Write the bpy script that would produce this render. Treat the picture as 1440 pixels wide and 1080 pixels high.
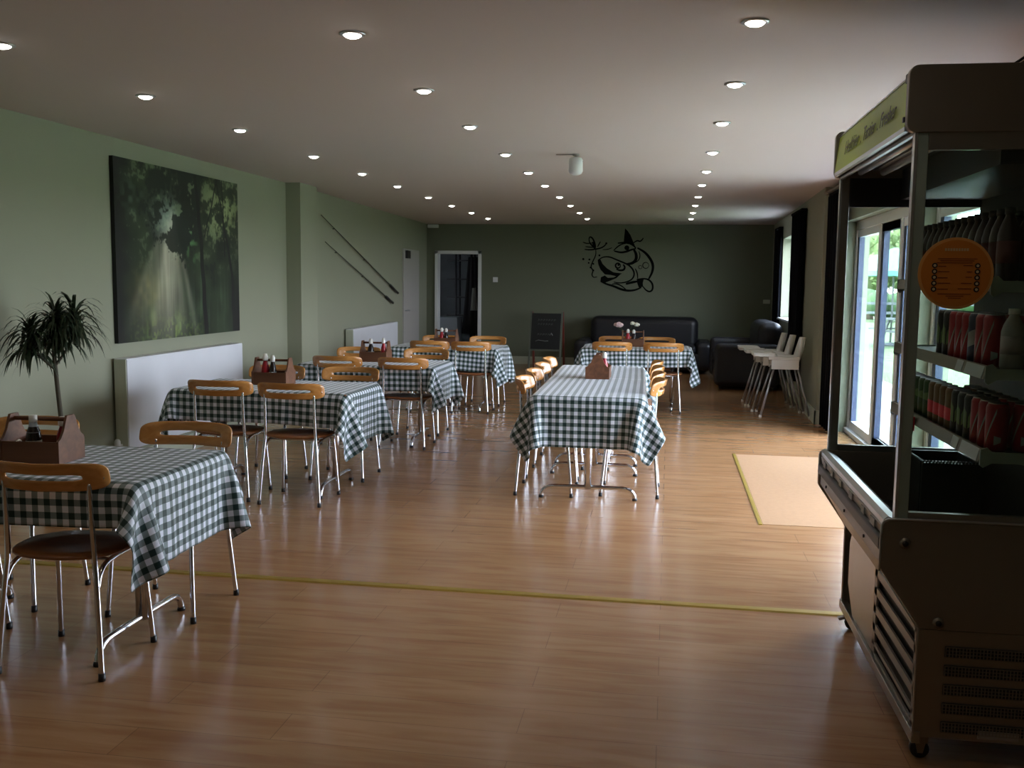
import bpy, math, random
import numpy as np
from mathutils import Vector, Matrix
sc = bpy.context.scene
for o in list(bpy.data.objects): bpy.data.objects.remove(o)
COL = sc.collection
PI = math.pi
R = random.Random(7)

# ------------------------------------------------------------------ camera
YAW, PITCH, ROLL, FPX = .1602, .106, .0117, 1354.65
fw = Vector((-math.sin(YAW)*math.cos(PITCH), math.cos(YAW)*math.cos(PITCH), -math.sin(PITCH)))
r0 = Vector((math.cos(YAW), math.sin(YAW), 0)); u0 = r0.cross(fw)
rt = r0*math.cos(ROLL) + u0*math.sin(ROLL); up = rt.cross(fw)
cd = bpy.data.cameras.new('camera'); cam = bpy.data.objects.new('camera', cd); COL.objects.link(cam)
cam.matrix_world = Matrix(((rt.x, up.x, -fw.x, 0), (rt.y, up.y, -fw.y, 0), (rt.z, up.z, -fw.z, 1.5), (0, 0, 0, 1)))
cd.sensor_width = 36; cd.lens = 36*FPX/1440; cd.clip_start = .05; cd.clip_end = 300
sc.camera = cam
sc.view_settings.view_transform = 'Standard'; sc.view_settings.look = 'None'
sc.view_settings.gamma = 1; sc.view_settings.use_curve_mapping = False
sc.view_settings.exposure = 0.27

# ------------------------------------------------------------------ daylight
w = bpy.data.worlds.new('sky'); sc.world = w; w.use_nodes = True
nt = w.node_tree; nt.nodes.clear()
tc = nt.nodes.new('ShaderNodeTexCoord'); sp = nt.nodes.new('ShaderNodeSeparateXYZ')
rp = nt.nodes.new('ShaderNodeValToRGB'); bg = nt.nodes.new('ShaderNodeBackground'); wo = nt.nodes.new('ShaderNodeOutputWorld')
nt.links.new(tc.outputs['Generated'], sp.inputs[0]); nt.links.new(sp.outputs[2], rp.inputs[0])
nt.links.new(rp.outputs[0], bg.inputs[0]); nt.links.new(bg.outputs[0], wo.inputs[0])
rp.color_ramp.elements[0].position = 0; rp.color_ramp.elements[0].color = (.88, .91, 1, 1)
rp.color_ramp.elements[1].position = .6; rp.color_ramp.elements[1].color = (.66, .78, 1, 1)
bg.inputs[1].default_value = 19
def add_light(name, kind, loc, rot, **kw):
    l = bpy.data.lights.new(name, kind); o = bpy.data.objects.new(name, l); COL.objects.link(o)
    o.location = loc; o.rotation_euler = rot
    for k, v in kw.items(): setattr(l, k, v)
    return o
sun = add_light('sun', 'SUN', (-10, 10, 30), (0, 0, 0), energy=17, angle=.02, color=(1, .96, .88))
sun.rotation_euler = Vector((.40, -.22, -1)).to_track_quat('-Z', 'Y').to_euler()
def portal(name, loc, rot, sx, sy):
    o = add_light(name, 'AREA', loc, rot, shape='RECTANGLE', size=sx, size_y=sy, energy=1)
    o.data.cycles.is_portal = True
portal('door_portal', (1.99, 8.91, 1.05), (0, PI/2, 0), 2.1, 2.7)
portal('side_door_portal', (1.99, 6.2, 1.05), (0, PI/2, 0), 2.1, 2.1)
portal('window_portal', (1.95, 14.75, 1.6), (0, PI/2, 0), 1.25, 1.5)

# ------------------------------------------------------------------ materials
def newmat(name):
    m = bpy.data.materials.new(name); m.use_nodes = True
    return m, m.node_tree, m.node_tree.nodes['Principled BSDF']
def mat(name, col, rough=.6, metal=0, coat=0, emit=None, es=0, noise=0, nscale=6, bump=0, bscale=60, spec=.5, sheen=0):
    m, nt, b = newmat(name)
    b.inputs['Base Color'].default_value = (*col, 1); b.inputs['Roughness'].default_value = rough
    b.inputs['Metallic'].default_value = metal; b.inputs['Coat Weight'].default_value = coat
    b.inputs['Specular IOR Level'].default_value = spec; b.inputs['Sheen Weight'].default_value = sheen
    if emit: b.inputs['Emission Color'].default_value = (*emit, 1); b.inputs['Emission Strength'].default_value = es
    if noise or bump:
        c = nt.nodes.new('ShaderNodeTexCoord')
    if noise:
        n = nt.nodes.new('ShaderNodeTexNoise'); n.inputs['Scale'].default_value = nscale; n.inputs['Detail'].default_value = 5
        mx = nt.nodes.new('ShaderNodeMix'); mx.data_type = 'RGBA'
        nt.links.new(c.outputs['Object'], n.inputs['Vector']); nt.links.new(n.outputs[0], mx.inputs[0])
        mx.inputs[6].default_value = (*[v*(1-noise) for v in col], 1); mx.inputs[7].default_value = (*[min(1, v*(1+noise)) for v in col], 1)
        nt.links.new(mx.outputs[2], b.inputs['Base Color'])
    if bump:
        n = nt.nodes.new('ShaderNodeTexNoise'); n.inputs['Scale'].default_value = bscale
        bp = nt.nodes.new('ShaderNodeBump'); bp.inputs['Strength'].default_value = bump; bp.inputs['Distance'].default_value = .004
        nt.links.new(c.outputs['Object'], n.inputs['Vector']); nt.links.new(n.outputs[0], bp.inputs['Height'])
        nt.links.new(bp.outputs[0], b.inputs['Normal'])
    return m
def woodmat(name, c1, c2, rough=.35, coat=.3, axis=0, scale=1.0):
    m, nt, b = newmat(name)
    c = nt.nodes.new('ShaderNodeTexCoord'); mp = nt.nodes.new('ShaderNodeMapping')
    s = [26*scale]*3; s[axis] = 2.2*scale; mp.inputs['Scale'].default_value = s
    n = nt.nodes.new('ShaderNodeTexNoise'); n.inputs['Scale'].default_value = 1; n.inputs['Detail'].default_value = 6; n.inputs['Distortion'].default_value = .6
    rr = nt.nodes.new('ShaderNodeValToRGB'); rr.color_ramp.elements[0].position = .3; rr.color_ramp.elements[1].position = .7
    rr.color_ramp.elements[0].color = (*c1, 1); rr.color_ramp.elements[1].color = (*c2, 1)
    nt.links.new(c.outputs['Object'], mp.inputs[0]); nt.links.new(mp.outputs[0], n.inputs['Vector'])
    nt.links.new(n.outputs[0], rr.inputs[0]); nt.links.new(rr.outputs[0], b.inputs['Base Color'])
    b.inputs['Roughness'].default_value = rough; b.inputs['Coat Weight'].default_value = coat; b.inputs['Coat Roughness'].default_value = .2
    return m
M = {}
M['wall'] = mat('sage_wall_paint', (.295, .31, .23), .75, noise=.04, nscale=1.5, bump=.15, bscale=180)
M['wallback'] = mat('dimmed_sage_wall_paint', (.14, .155, .105), .75, noise=.04, nscale=1.5)  # sage paint darkened: the back wall's weaker light is put into the colour
M['ceil'] = mat('ceiling_paint', (.575, .505, .465), .85, noise=.025, nscale=.8)
M['white'] = mat('white_paint', (.72, .74, .74), .5)
M['rad'] = mat('radiator_enamel', (.74, .77, .83), .4, noise=.04, nscale=5)
M['pvc'] = mat('white_pvc', (.88, .89, .92), .35)
M['pvcshade'] = mat('shaded_white_pvc', (.035, .05, .11), .4)  # door leaf stiles in shade, with the bluish shade put into the colour
M['skirt'] = mat('skirting_paint', (.50, .53, .42), .5)
M['chrome'] = mat('chrome_tube', (.72, .73, .76), .16, 1)
M['chairwood'] = woodmat('orange_beech', (.46, .19, .042), (.64, .31, .09), .26, .5)
M['seatwood'] = woodmat('seat_beech', (.22, .075, .022), (.34, .13, .04), .38, .3)
M['caddywood'] = woodmat('caddy_wood', (.10, .036, .016), (.20, .08, .035), .5, .1)
M['brass'] = mat('brass_strip', (.40, .27, .045), .45, .5, noise=.15, nscale=9)
M['darkstrip'] = mat('bronze_strip', (.13, .10, .05), .4, .5)
M['black'] = mat('black_plastic', (.012, .012, .013), .45)
M['curtain'] = mat('black_curtain', (.0035, .004, .006), .95, spec=.1, bump=.4, bscale=40)
M['sofa'] = mat('black_leather', (.010, .010, .013), .42, bump=.4, bscale=70)
M['steel'] = mat('brushed_steel', (.35, .34, .32), .32, .9, noise=.08, nscale=3)
M['steeldark'] = mat('dark_steel', (.28, .25, .21), .45, .75, noise=.1, nscale=3)
M['steellight'] = mat('satin_steel', (.58, .60, .62), .3, .85)
M['greypanel'] = mat('grey_enamel_panel', (.34, .32, .31), .4, .2)
M['inner'] = mat('dark_liner', (.018, .02, .024), .5)
M['shelf'] = mat('shelf_metal', (.05, .055, .06), .4, .5)
M['bracket'] = mat('shelf_bracket', (.32, .40, .36), .45, .3)
M['lime'] = mat('lime_sign', (.36, .48, .015), .45)
M['limetext'] = mat('sign_lettering', (.12, .13, .03), .5)
M['orange'] = mat('orange_disc', (.62, .21, .025), .5)
M['orangerim'] = mat('orange_disc_rim', (.72, .36, .10), .5)
M['discink'] = mat('brown_ink', (.20, .045, .01), .6)
M['discpale'] = mat('pale_ink', (.62, .50, .26), .6)
M['redplastic'] = mat('red_clip', (.65, .02, .04), .4)
M['red'] = mat('can_red', (.26, .006, .014), .3, .3)
M['green'] = mat('can_green', (.02, .055, .012), .35, .3)
M['fruit'] = mat('can_orange', (.13, .065, .02), .35, .2)
M['canblack'] = mat('can_black', (.012, .014, .012), .35, .3)
M['blue'] = mat('can_blue', (.015, .02, .05), .35, .3)
M['brown'] = mat('brown_bottle', (.022, .008, .006), .3)
M['alu'] = mat('can_end', (.6, .6, .62), .3, 1)
M['pale'] = mat('pale_label', (.26, .27, .25), .5)
M['limeprint'] = mat('light_green_print', (.10, .17, .05), .5)
M['boxgreen'] = mat('green_carton', (.03, .20, .05), .6)
M['boxpale'] = mat('pale_green_carton', (.28, .40, .30), .6)
M['hc'] = mat('white_polypropylene', (.86, .86, .82), .45)
M['hcleg'] = mat('grey_steel_leg', (.45, .46, .48), .3, .8)
M['leaf'] = mat('dracaena_leaf', (.014, .028, .010), .5, noise=.3, nscale=5)
M['trunk'] = mat('cane_bark', (.07, .06, .04), .8, bump=.6)
M['pot'] = mat('plant_pot', (.10, .06, .04), .6)
M['soil'] = mat('potting_soil', (.02, .013, .008), .95)
M['cola'] = mat('dark_red_label', (.07, .008, .008), .5)
M['ketchup'] = mat('ketchup_red', (.32, .008, .018), .3)
M['sauce'] = mat('dark_sauce', (.018, .012, .012), .25)
M['cap'] = mat('white_cap', (.80, .80, .78), .4)
M['labelblue'] = mat('pale_blue_label', (.42, .50, .60), .5)
M['glassy'] = mat('shaker_glass', (.10, .11, .11), .12)
M['capflat'] = mat('flat_white_cap', (.8, .8, .78), .4)
M['steelcap'] = mat('shaker_cap', (.6, .6, .6), .25, 1)
M['pink'] = mat('pink_petal', (.88, .62, .64), .7)
M['petal'] = mat('white_petal', (.80, .80, .68), .7)
M['stem'] = mat('flower_stem', (.06, .10, .03), .6)
M['board'] = mat('chalk_black', (.008, .010, .010), .7)
M['chalk'] = mat('chalk_marks', (.20, .21, .21), .9)
M['boardframe'] = mat('painted_board_frame', (.10, .115, .09), .6)
M['redwood'] = mat('red_wood_leg', (.17, .035, .022), .5)
M['mural'] = mat('black_wall_decal', (.002, .003, .002), .8, spec=.1)
M['rod'] = mat('dark_rod', (.022, .03, .018), .35)
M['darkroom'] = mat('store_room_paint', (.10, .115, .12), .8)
M['cabinet'] = mat('grey_cabinet', (.22, .25, .28), .5)
M['cloth_dark'] = mat('black_coat_cloth', (.012, .012, .014), .9)
M['cloth_grey'] = mat('grey_apron_cloth', (.35, .38, .38), .9)
M['grass'] = mat('lawn_grass', (.075, .125, .045), .9, noise=.3, nscale=2.5)
M['patio'] = mat('patio_slabs', (.60, .60, .60), .8, noise=.1, nscale=1.2)
M['foliage'] = mat('tree_foliage', (.10, .15, .045), .8, noise=.6, nscale=2.2)
M['foliage2'] = mat('dark_tree_foliage', (.04, .085, .03), .8, noise=.6, nscale=2)
M['bark'] = mat('tree_bark', (.10, .07, .05), .9)
M['parasol'] = mat('mint_parasol', (.10, .30, .24), .7)
M['benchwood'] = mat('weathered_wood', (.12, .13, .14), .8)
M['brick'] = mat('outer_render', (.5, .48, .44), .9)
M['coir'] = None

def glassmat(name, tint, fac):
    m = bpy.data.materials.new(name); m.use_nodes = True; nt = m.node_tree; nt.nodes.clear()
    t = nt.nodes.new('ShaderNodeBsdfTransparent'); t.inputs[0].default_value = (*tint, 1)
    g = nt.nodes.new('ShaderNodeBsdfGlossy'); g.inputs['Roughness'].default_value = .02
    fc = nt.nodes.new('ShaderNodeLayerWeight'); fc.inputs[0].default_value = .5
    pw = nt.nodes.new('ShaderNodeMath'); pw.operation = 'POWER'; pw.inputs[1].default_value = 4
    lw = nt.nodes.new('ShaderNodeMath'); lw.operation = 'MULTIPLY_ADD'; lw.inputs[1].default_value = fac; lw.inputs[2].default_value = .035
    nt.links.new(fc.outputs['Facing'], pw.inputs[0]); nt.links.new(pw.outputs[0], lw.inputs[0])
    mx = nt.nodes.new('ShaderNodeMixShader'); o = nt.nodes.new('ShaderNodeOutputMaterial')
    nt.links.new(lw.outputs[0], mx.inputs[0]); nt.links.new(t.outputs[0], mx.inputs[1]); nt.links.new(g.outputs[0], mx.inputs[2]); nt.links.new(mx.outputs[0], o.inputs[0])
    return m
M['glass'] = glassmat('window_glass', (.965, .98, .98), .45)
M['fglass'] = glassmat('fridge_glass', (.86, .91, .88), .4)

def gingham():
    m, nt, b = newmat('green_white_gingham')
    uv = nt.nodes.new('ShaderNodeUVMap'); uv.uv_map = 'UVMap'
    s = nt.nodes.new('ShaderNodeSeparateXYZ'); nt.links.new(uv.outputs[0], s.inputs[0])
    def math_(op, a, v):
        n = nt.nodes.new('ShaderNodeMath'); n.operation = op
        if hasattr(a, 'default_value') or True: nt.links.new(a, n.inputs[0])
        if isinstance(v, (int, float)): n.inputs[1].default_value = v
        else: nt.links.new(v, n.inputs[1])
        return n.outputs[0]
    st = []
    for k in (0, 1):
        f = math_('MULTIPLY', s.outputs[k], 1/.05); f = math_('FRACT', f, 0)
        st.append(math_('GREATER_THAN', f, .5))
    t = math_('ADD', st[0], st[1]); t = math_('MULTIPLY', t, .5)
    r = nt.nodes.new('ShaderNodeValToRGB'); r.color_ramp.interpolation = 'CONSTANT'
    e = r.color_ramp.elements; e[0].position = 0; e[0].color = (.78, .82, .93, 1)
    e[1].position = .25; e[1].color = (.20, .255, .27, 1)
    x = e.new(.75); x.color = (.008, .032, .030, 1)
    nt.links.new(t, r.inputs[0]); nt.links.new(r.outputs[0], b.inputs['Base Color'])
    b.inputs['Roughness'].default_value = .5; b.inputs['Sheen Weight'].default_value = .28; b.inputs['Sheen Roughness'].default_value = .35
    b.inputs['Specular IOR Level'].default_value = .35
    return m
M['gingham'] = gingham()

def floormat(name, c1, c2, c3, rough):
    m, nt, b = newmat(name)
    c = nt.nodes.new('ShaderNodeTexCoord')
    br = nt.nodes.new('ShaderNodeTexBrick'); br.offset = .37; br.inputs['Scale'].default_value = 1
    br.inputs['Brick Width'].default_value = 1.25; br.inputs['Row Height'].default_value = .19
    br.inputs['Mortar Size'].default_value = .0016; br.inputs['Mortar Smooth'].default_value = .3; br.inputs['Bias'].default_value = 0
    br.inputs['Color1'].default_value = (*c1, 1); br.inputs['Color2'].default_value = (*c2, 1); br.inputs['Mortar'].default_value = (*[v*.55 for v in c1], 1)
    nt.links.new(c.outputs['Object'], br.inputs['Vector'])
    mp = nt.nodes.new('ShaderNodeMapping'); mp.inputs['Scale'].default_value = (2.2, 17, 1)
    n = nt.nodes.new('ShaderNodeTexNoise'); n.inputs['Scale'].default_value = 1; n.inputs['Detail'].default_value = 7; n.inputs['Distortion'].default_value = .8
    nt.links.new(c.outputs['Object'], mp.inputs[0]); nt.links.new(mp.outputs[0], n.inputs['Vector'])
    rr = nt.nodes.new('ShaderNodeValToRGB'); rr.color_ramp.elements[0].position = .32; rr.color_ramp.elements[1].position = .6
    rr.color_ramp.elements[0].color = (*c3, 1); rr.color_ramp.elements[1].color = (1, 1, 1, 1)
    nt.links.new(n.outputs[0], rr.inputs[0])
    mx = nt.nodes.new('ShaderNodeMix'); mx.data_type = 'RGBA'; mx.blend_type = 'MULTIPLY'; mx.inputs[0].default_value = .8
    nt.links.new(br.outputs[0], mx.inputs[6]); nt.links.new(rr.outputs[0], mx.inputs[7]); nt.links.new(mx.outputs[2], b.inputs['Base Color'])
    b.inputs['Roughness'].default_value = rough; b.inputs['Coat Weight'].default_value = .16; b.inputs['Coat Roughness'].default_value = .15
    mp2 = nt.nodes.new('ShaderNodeMapping'); mp2.inputs['Scale'].default_value = (1.2, 5, 1)
    n2 = nt.nodes.new('ShaderNodeTexNoise'); n2.inputs['Scale'].default_value = 3; n2.inputs['Detail'].default_value = 2
    nt.links.new(c.outputs['Object'], mp2.inputs[0]); nt.links.new(mp2.outputs[0], n2.inputs['Vector'])
    bp = nt.nodes.new('ShaderNodeBump'); bp.inputs['Strength'].default_value = .022; bp.inputs['Distance'].default_value = .01
    nt.links.new(n2.outputs[0], bp.inputs['Height']); nt.links.new(bp.outputs[0], b.inputs['Normal'])
    return m
M['floor'] = floormat('laminate_floor', (.43, .235, .112), (.38, .20, .09), (.72, .62, .54), .25)
M['coir'] = mat('entrance_matting', (.37, .205, .095), .85, noise=.12, nscale=30, bump=.6, bscale=300)

# ------------------------------------------------------------------ mesh helpers
class MB:
    def __init__(s): s.v = []; s.f = []; s.sm = []
    def add(s, vs, fs, smooth=False):
        b = len(s.v); s.v += [tuple(p) for p in vs]; s.f += [tuple(i+b for i in f) for f in fs]; s.sm += [smooth]*len(fs); return s
    def box(s, x0, x1, y0, y1, z0, z1):
        v = [(x, y, z) for x in (x0, x1) for y in (y0, y1) for z in (z0, z1)]
        return s.add(v, [(0, 1, 3, 2), (4, 6, 7, 5), (0, 4, 5, 1), (2, 3, 7, 6), (0, 2, 6, 4), (1, 5, 7, 3)])
    def tube(s, pts, r, n=10, smooth_path=0, caps=True):
        P = [Vector(p) for p in pts]
        rs = list(r) if isinstance(r, (list, tuple)) else [r]*len(P)
        for _ in range(smooth_path):
            Q = [P[0]]; q = [rs[0]]
            for i in range(len(P)-1):
                Q += [P[i].lerp(P[i+1], .25), P[i].lerp(P[i+1], .75)]; q += [rs[i]*.75+rs[i+1]*.25, rs[i]*.25+rs[i+1]*.75]
            P = Q+[P[-1]]; rs = q+[rs[-1]]
        T = [(P[min(i+1, len(P)-1)]-P[max(i-1, 0)]).normalized() for i in range(len(P))]
        a = Vector((0, 0, 1)) if abs(T[0].z) < .9 else Vector((1, 0, 0))
        nrm = (a - T[0]*a.dot(T[0])).normalized(); vs = []
        for i, p in enumerate(P):
            nrm = (nrm - T[i]*nrm.dot(T[i])).normalized(); bi = T[i].cross(nrm)
            for k in range(n):
                an = 2*PI*k/n; vs.append(p+(nrm*math.cos(an)+bi*math.sin(an))*rs[i])
        fs = [(i*n+k, i*n+(k+1) % n, (i+1)*n+(k+1) % n, (i+1)*n+k) for i in range(len(P)-1) for k in range(n)]
        s.add(vs, fs, True)
        if caps:
            b = len(s.v)-len(vs)
            s.f.append(tuple(b+k for k in reversed(range(n)))); s.sm.append(False)
            s.f.append(tuple(b+(len(P)-1)*n+k for k in range(n))); s.sm.append(False)
        return s
    def lathe(s, prof, n=24, c=(0, 0, 0), smooth=True, axis='z'):
        vs = []
        for (r, z) in prof:
            for k in range(n):
                a = 2*PI*k/n; x, y = r*math.cos(a), r*math.sin(a)
                vs.append({'z': (c[0]+x, c[1]+y, c[2]+z), 'y': (c[0]+x, c[1]+z, c[2]+y), 'x': (c[0]+z, c[1]+x, c[2]+y)}[axis])
        fs = [(i*n+k, i*n+(k+1) % n, (i+1)*n+(k+1) % n, (i+1)*n+k) for i in range(len(prof)-1) for k in range(n)]
        fs += [tuple(reversed(range(n))), tuple((len(prof)-1)*n+k for k in range(n))]
        return s.add(vs, fs, smooth)
    def prism(s, poly, a0, a1, axis='y'):
        n = len(poly)
        def pt(p, a): return {'y': (p[0], a, p[1]), 'x': (a, p[0], p[1]), 'z': (p[0], p[1], a)}[axis]
        vs = [pt(p, a0) for p in poly]+[pt(p, a1) for p in poly]
        fs = [tuple(range(n)), tuple(reversed(range(n, 2*n)))]+[(i, (i+1) % n, n+(i+1) % n, n+i) for i in range(n)]
        return s.add(vs, fs)
    def grid(s, fn, nu, nv, closed=False, smooth=True):
        vs = [fn(i/nu, j/nv) for i in range(nu+1) for j in range(nv+1)]
        return s.add(vs, [(i*(nv+1)+j, (i+1)*(nv+1)+j, (i+1)*(nv+1)+j+1, i*(nv+1)+j+1) for i in range(nu) for j in range(nv)], smooth)
    def build(s, name, m, parent=None, bevel=0, seg=2, solid=0, fix=True):
        me = bpy.data.meshes.new(name); me.from_pydata(s.v, [], s.f)
        me.polygons.foreach_set('use_smooth', s.sm)
        me.materials.append(m); me.update()
        if fix:
            import bmesh
            bm = bmesh.new(); bm.from_mesh(me); bmesh.ops.recalc_face_normals(bm, faces=bm.faces); bm.to_mesh(me); bm.free()
        o = bpy.data.objects.new(name, me); COL.objects.link(o); o.parent = parent
        if solid:
            md = o.modifiers.new('solid', 'SOLIDIFY'); md.thickness = solid; md.offset = 0
        if bevel:
            md = o.modifiers.new('bevel', 'BEVEL'); md.width = bevel; md.segments = seg; md.limit_method = 'ANGLE'; md.angle_limit = .6
            for p in me.polygons: p.use_smooth = True
            md.harden_normals = True
        return o
def sph(mb, c, r, n=12, m=8, sc_=(1, 1, 1)):
    pr = [(max(1e-4, r*math.sin(PI*i/m)), -r*math.cos(PI*i/m)) for i in range(m+1)]
    vs = []
    for (a, z) in pr:
        for k in range(n):
            t = 2*PI*k/n; vs.append((c[0]+a*math.cos(t)*sc_[0], c[1]+a*math.sin(t)*sc_[1], c[2]+z*sc_[2]))
    return mb.add(vs, [(i*n+k, i*n+(k+1) % n, (i+1)*n+(k+1) % n, (i+1)*n+k) for i in range(m) for k in range(n)], True)
def tag(o, label, cat, group=None):
    o['label'] = label; o['category'] = cat
    if group: o['group'] = group
    return o
def thing(name, label, cat, loc=(0, 0, 0), rz=0, group=None):
    o = bpy.data.objects.new(name, None); COL.objects.link(o); o.empty_display_size = .1
    o.location = loc; o.rotation_euler = (0, 0, rz)
    return tag(o, label, cat, group)
def struct(o): o['kind'] = 'structure'; return o
def copy_tree(o, parent=None):
    c = o.copy(); COL.objects.link(c)
    if parent is not None: c.parent = parent
    for ch in list(o.children): copy_tree(ch, c)
    return c
def arc_rect(x0, x1, z0, z1, r, n=5):
    out = []
    for (cx, cz, a0) in ((x1-r, z1-r, 0), (x0+r, z1-r, PI/2), (x0+r, z0+r, PI), (x1-r, z0+r, 3*PI/2)):
        for k in range(n+1):
            a = a0+PI/2*k/n; out.append((cx+r*math.cos(a), cz+r*math.sin(a)))
    return out
def textmesh(name, body, size, m, parent, matrix):
    cu = bpy.data.curves.new(name, 'FONT'); cu.body = body; cu.size = size; cu.extrude = .0006; cu.align_x = 'CENTER'; cu.align_y = 'CENTER'
    t = bpy.data.objects.new('tmp', cu); COL.objects.link(t)
    dg = bpy.context.evaluated_depsgraph_get(); me = bpy.data.meshes.new_from_object(t.evaluated_get(dg))
    bpy.data.objects.remove(t); me.materials.clear(); me.materials.append(m)
    o = bpy.data.objects.new(name, me); COL.objects.link(o); o.parent = parent; o.matrix_local = matrix
    return o
def nth(i): return ['nearest', 'second', 'third', 'fourth', 'fifth', 'sixth', 'seventh', 'eighth', 'ninth', 'tenth', 'eleventh', 'twelfth', 'thirteenth', 'fourteenth', 'fifteenth', 'sixteenth'][i]

# ------------------------------------------------------------------ room shell
H = 2.53
def lwx(y): return -4.11-(y-10.5)*.32/6.9           # rear left wall
def rwx(y): return 1.60+(y-10.75)*.16/6.65          # rear right wall
struct(MB().box(-4.7, 2.05, -2.1, 17.6, -.2, 0).build('floor', M['floor']))
struct(MB().box(-4.9, 2.3, -2.3, 17.7, H, H+.25).build('ceiling', M['ceil']))
struct(MB().box(-4.5, -4.11, -2.1, 10.5, 0, H).build('wall_left', M['wall']))
struct(MB().prism([(-4.11, 10.5), (lwx(17.4), 17.4), (-4.75, 17.4), (-4.75, 10.5)], 0, H, 'z').build('wall_left_rear', M['wall']))
struct(MB().box(-4.11, -3.945, 10.0, 10.5, 0, H).build('wall_left_pier', M['wall']))
# back wall with doorway (x -4.22..-3.45, z..2.0)
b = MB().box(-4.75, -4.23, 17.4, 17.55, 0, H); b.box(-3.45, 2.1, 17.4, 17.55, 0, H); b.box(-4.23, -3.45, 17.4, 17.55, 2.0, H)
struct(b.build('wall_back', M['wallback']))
# front (behind the camera) wall with a window
b = MB().box(-4.5, 2.1, -2.1, -1.9, 0, H)
struct(b.build('wall_front', M['wall']))
# right wall, front stretch with two glazed openings
XW = 1.74
DT = 2.14
b = MB()
for y0, y1 in ((-2.1, 5.1), (7.26, 7.56), (10.26, 10.75)): b.box(XW, 1.98, y0, y1, 0, H)
b.box(XW, 1.98, 5.1, 7.26, DT, H); b.box(XW, 1.98, 7.56, 10.26, DT, H)
struct(b.build('wall_right', M['wall']))
# rear right wall with window opening y 14.0..15.5 z .99..2.2
def rseg(b, y0, y1, z0, z1, xo=2.0): b.prism([(rwx(y0), y0), (xo, y0), (xo, y1), (rwx(y1), y1)], z0, z1, 'z')
b = MB(); rseg(b, 10.75, 14.0, 0, H); rseg(b, 15.5, 17.4, 0, H); rseg(b, 14.0, 15.5, 0, .99); rseg(b, 14.0, 15.5, 2.2, H)
struct(b.build('wall_right_rear', M['wall']))
# skirting
struct(MB().box(-3.38, 1.74, 17.38, 17.4, 0, .14).build('baseboard_back', M['skirt'], bevel=.003))
b = MB(); b.prism([(rwx(10.73)-.018, 10.73), (rwx(10.73), 10.73), (rwx(17.38), 17.38), (rwx(17.38)-.018, 17.38)], 0, .15, 'z')
b.box(1.582, 1.74, 10.73, 10.75, 0, .15); b.box(1.722, 1.74, 10.28, 10.73, 0, .15)
struct(b.build('baseboard_right', M['skirt']))
b = MB(); b.box(-4.11, -4.092, -1.9, 10.0, 0, .14); b.box(-4.11, -3.93, 9.985, 10.0, 0, .14); b.box(-3.945, -3.93, 10, 10.5, 0, .14)
struct(b.build('baseboard_left', M['skirt']))
# doorway frame and store room beyond
b = MB(); b.box(-4.27, -4.21, 17.37, 17.56, 0, 2.05); b.box(-3.46, -3.40, 17.37, 17.56, 0, 2.05); b.box(-4.27, -3.40, 17.37, 17.56, 1.99, 2.05)
struct(b.build('trim_1', M['white'], bevel=.004))
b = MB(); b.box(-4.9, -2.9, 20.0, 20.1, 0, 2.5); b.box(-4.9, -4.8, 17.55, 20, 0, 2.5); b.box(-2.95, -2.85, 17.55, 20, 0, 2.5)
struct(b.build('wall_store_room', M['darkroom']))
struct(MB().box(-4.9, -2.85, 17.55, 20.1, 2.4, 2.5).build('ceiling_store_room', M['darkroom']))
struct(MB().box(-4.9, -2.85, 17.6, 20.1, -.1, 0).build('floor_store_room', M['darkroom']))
# floor strips and mat
struct(MB().prism([(4.437, 0), (4.445, .006), (4.487, .006), (4.495, 0)], -4.09, 1.72, 'x').build('trim_2', M['brass']))
struct(MB().prism([(10.78, 0), (10.786, .005), (10.824, .005), (10.83, 0)], -3.9, 1.55, 'x').build('trim_3', M['darkstrip']))
struct(MB().prism([(.590, 0), (.594, .006), (.615, .006), (.62, 0)], 6.09, 8.64, 'y').build('trim_4', M['brass']))
tag(MB().box(.62, 1.70, 6.1, 8.62, .0003, .004).build('entrance_mat', M['coir']), 'tan inset entrance matting on the floor by the glazed doors', 'mat')

# glazed doors on the right
def glazed(name, y0, y1, muls):
    x0, x1 = 1.84, 1.90
    fr = MB(); fr.box(x0, x1, y0, y0+.06, 0, DT); fr.box(x0, x1, y1-.06, y1, 0, DT); fr.box(x0, x1, y0, y1, DT-.09, DT); fr.box(x0-.03, x1, y0, y1, 0, .05)
    for m_ in muls: fr.box(x0, x1, m_-.035, m_+.035, .05, DT-.09)
    f = struct(fr.build(name, M['pvc'], bevel=.004))
    edges = [y0+.06]+[q for m_ in muls for q in (m_-.035, m_+.035)]+[y1-.06]
    for k in range(0, len(edges), 2):
        a, c = edges[k], edges[k+1]
        lf = MB(); lf.box(1.855, 1.905, a, a+.05, .05, DT-.09); lf.box(1.855, 1.905, c-.085, c, .05, DT-.09); rl = MB(); rl.box(1.853, 1.907, a, c, DT-.16, DT-.09); rl.box(1.853, 1.907, a, c, .05, .13)
        lo = struct(lf.build('door_leaf', M['pvcshade'], f)); struct(rl.build('door_rail', M['pvc'], lo))
        struct(MB().box(1.876, 1.884, a+.05, c-.085, .13, DT-.16).build('glass_pane', M['glass'], lo))
    return f
glazed('door_1', 7.56, 10.26, (9.12, 8.3))
glazed('door_2', 5.1, 7.26, (6.15,))
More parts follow.
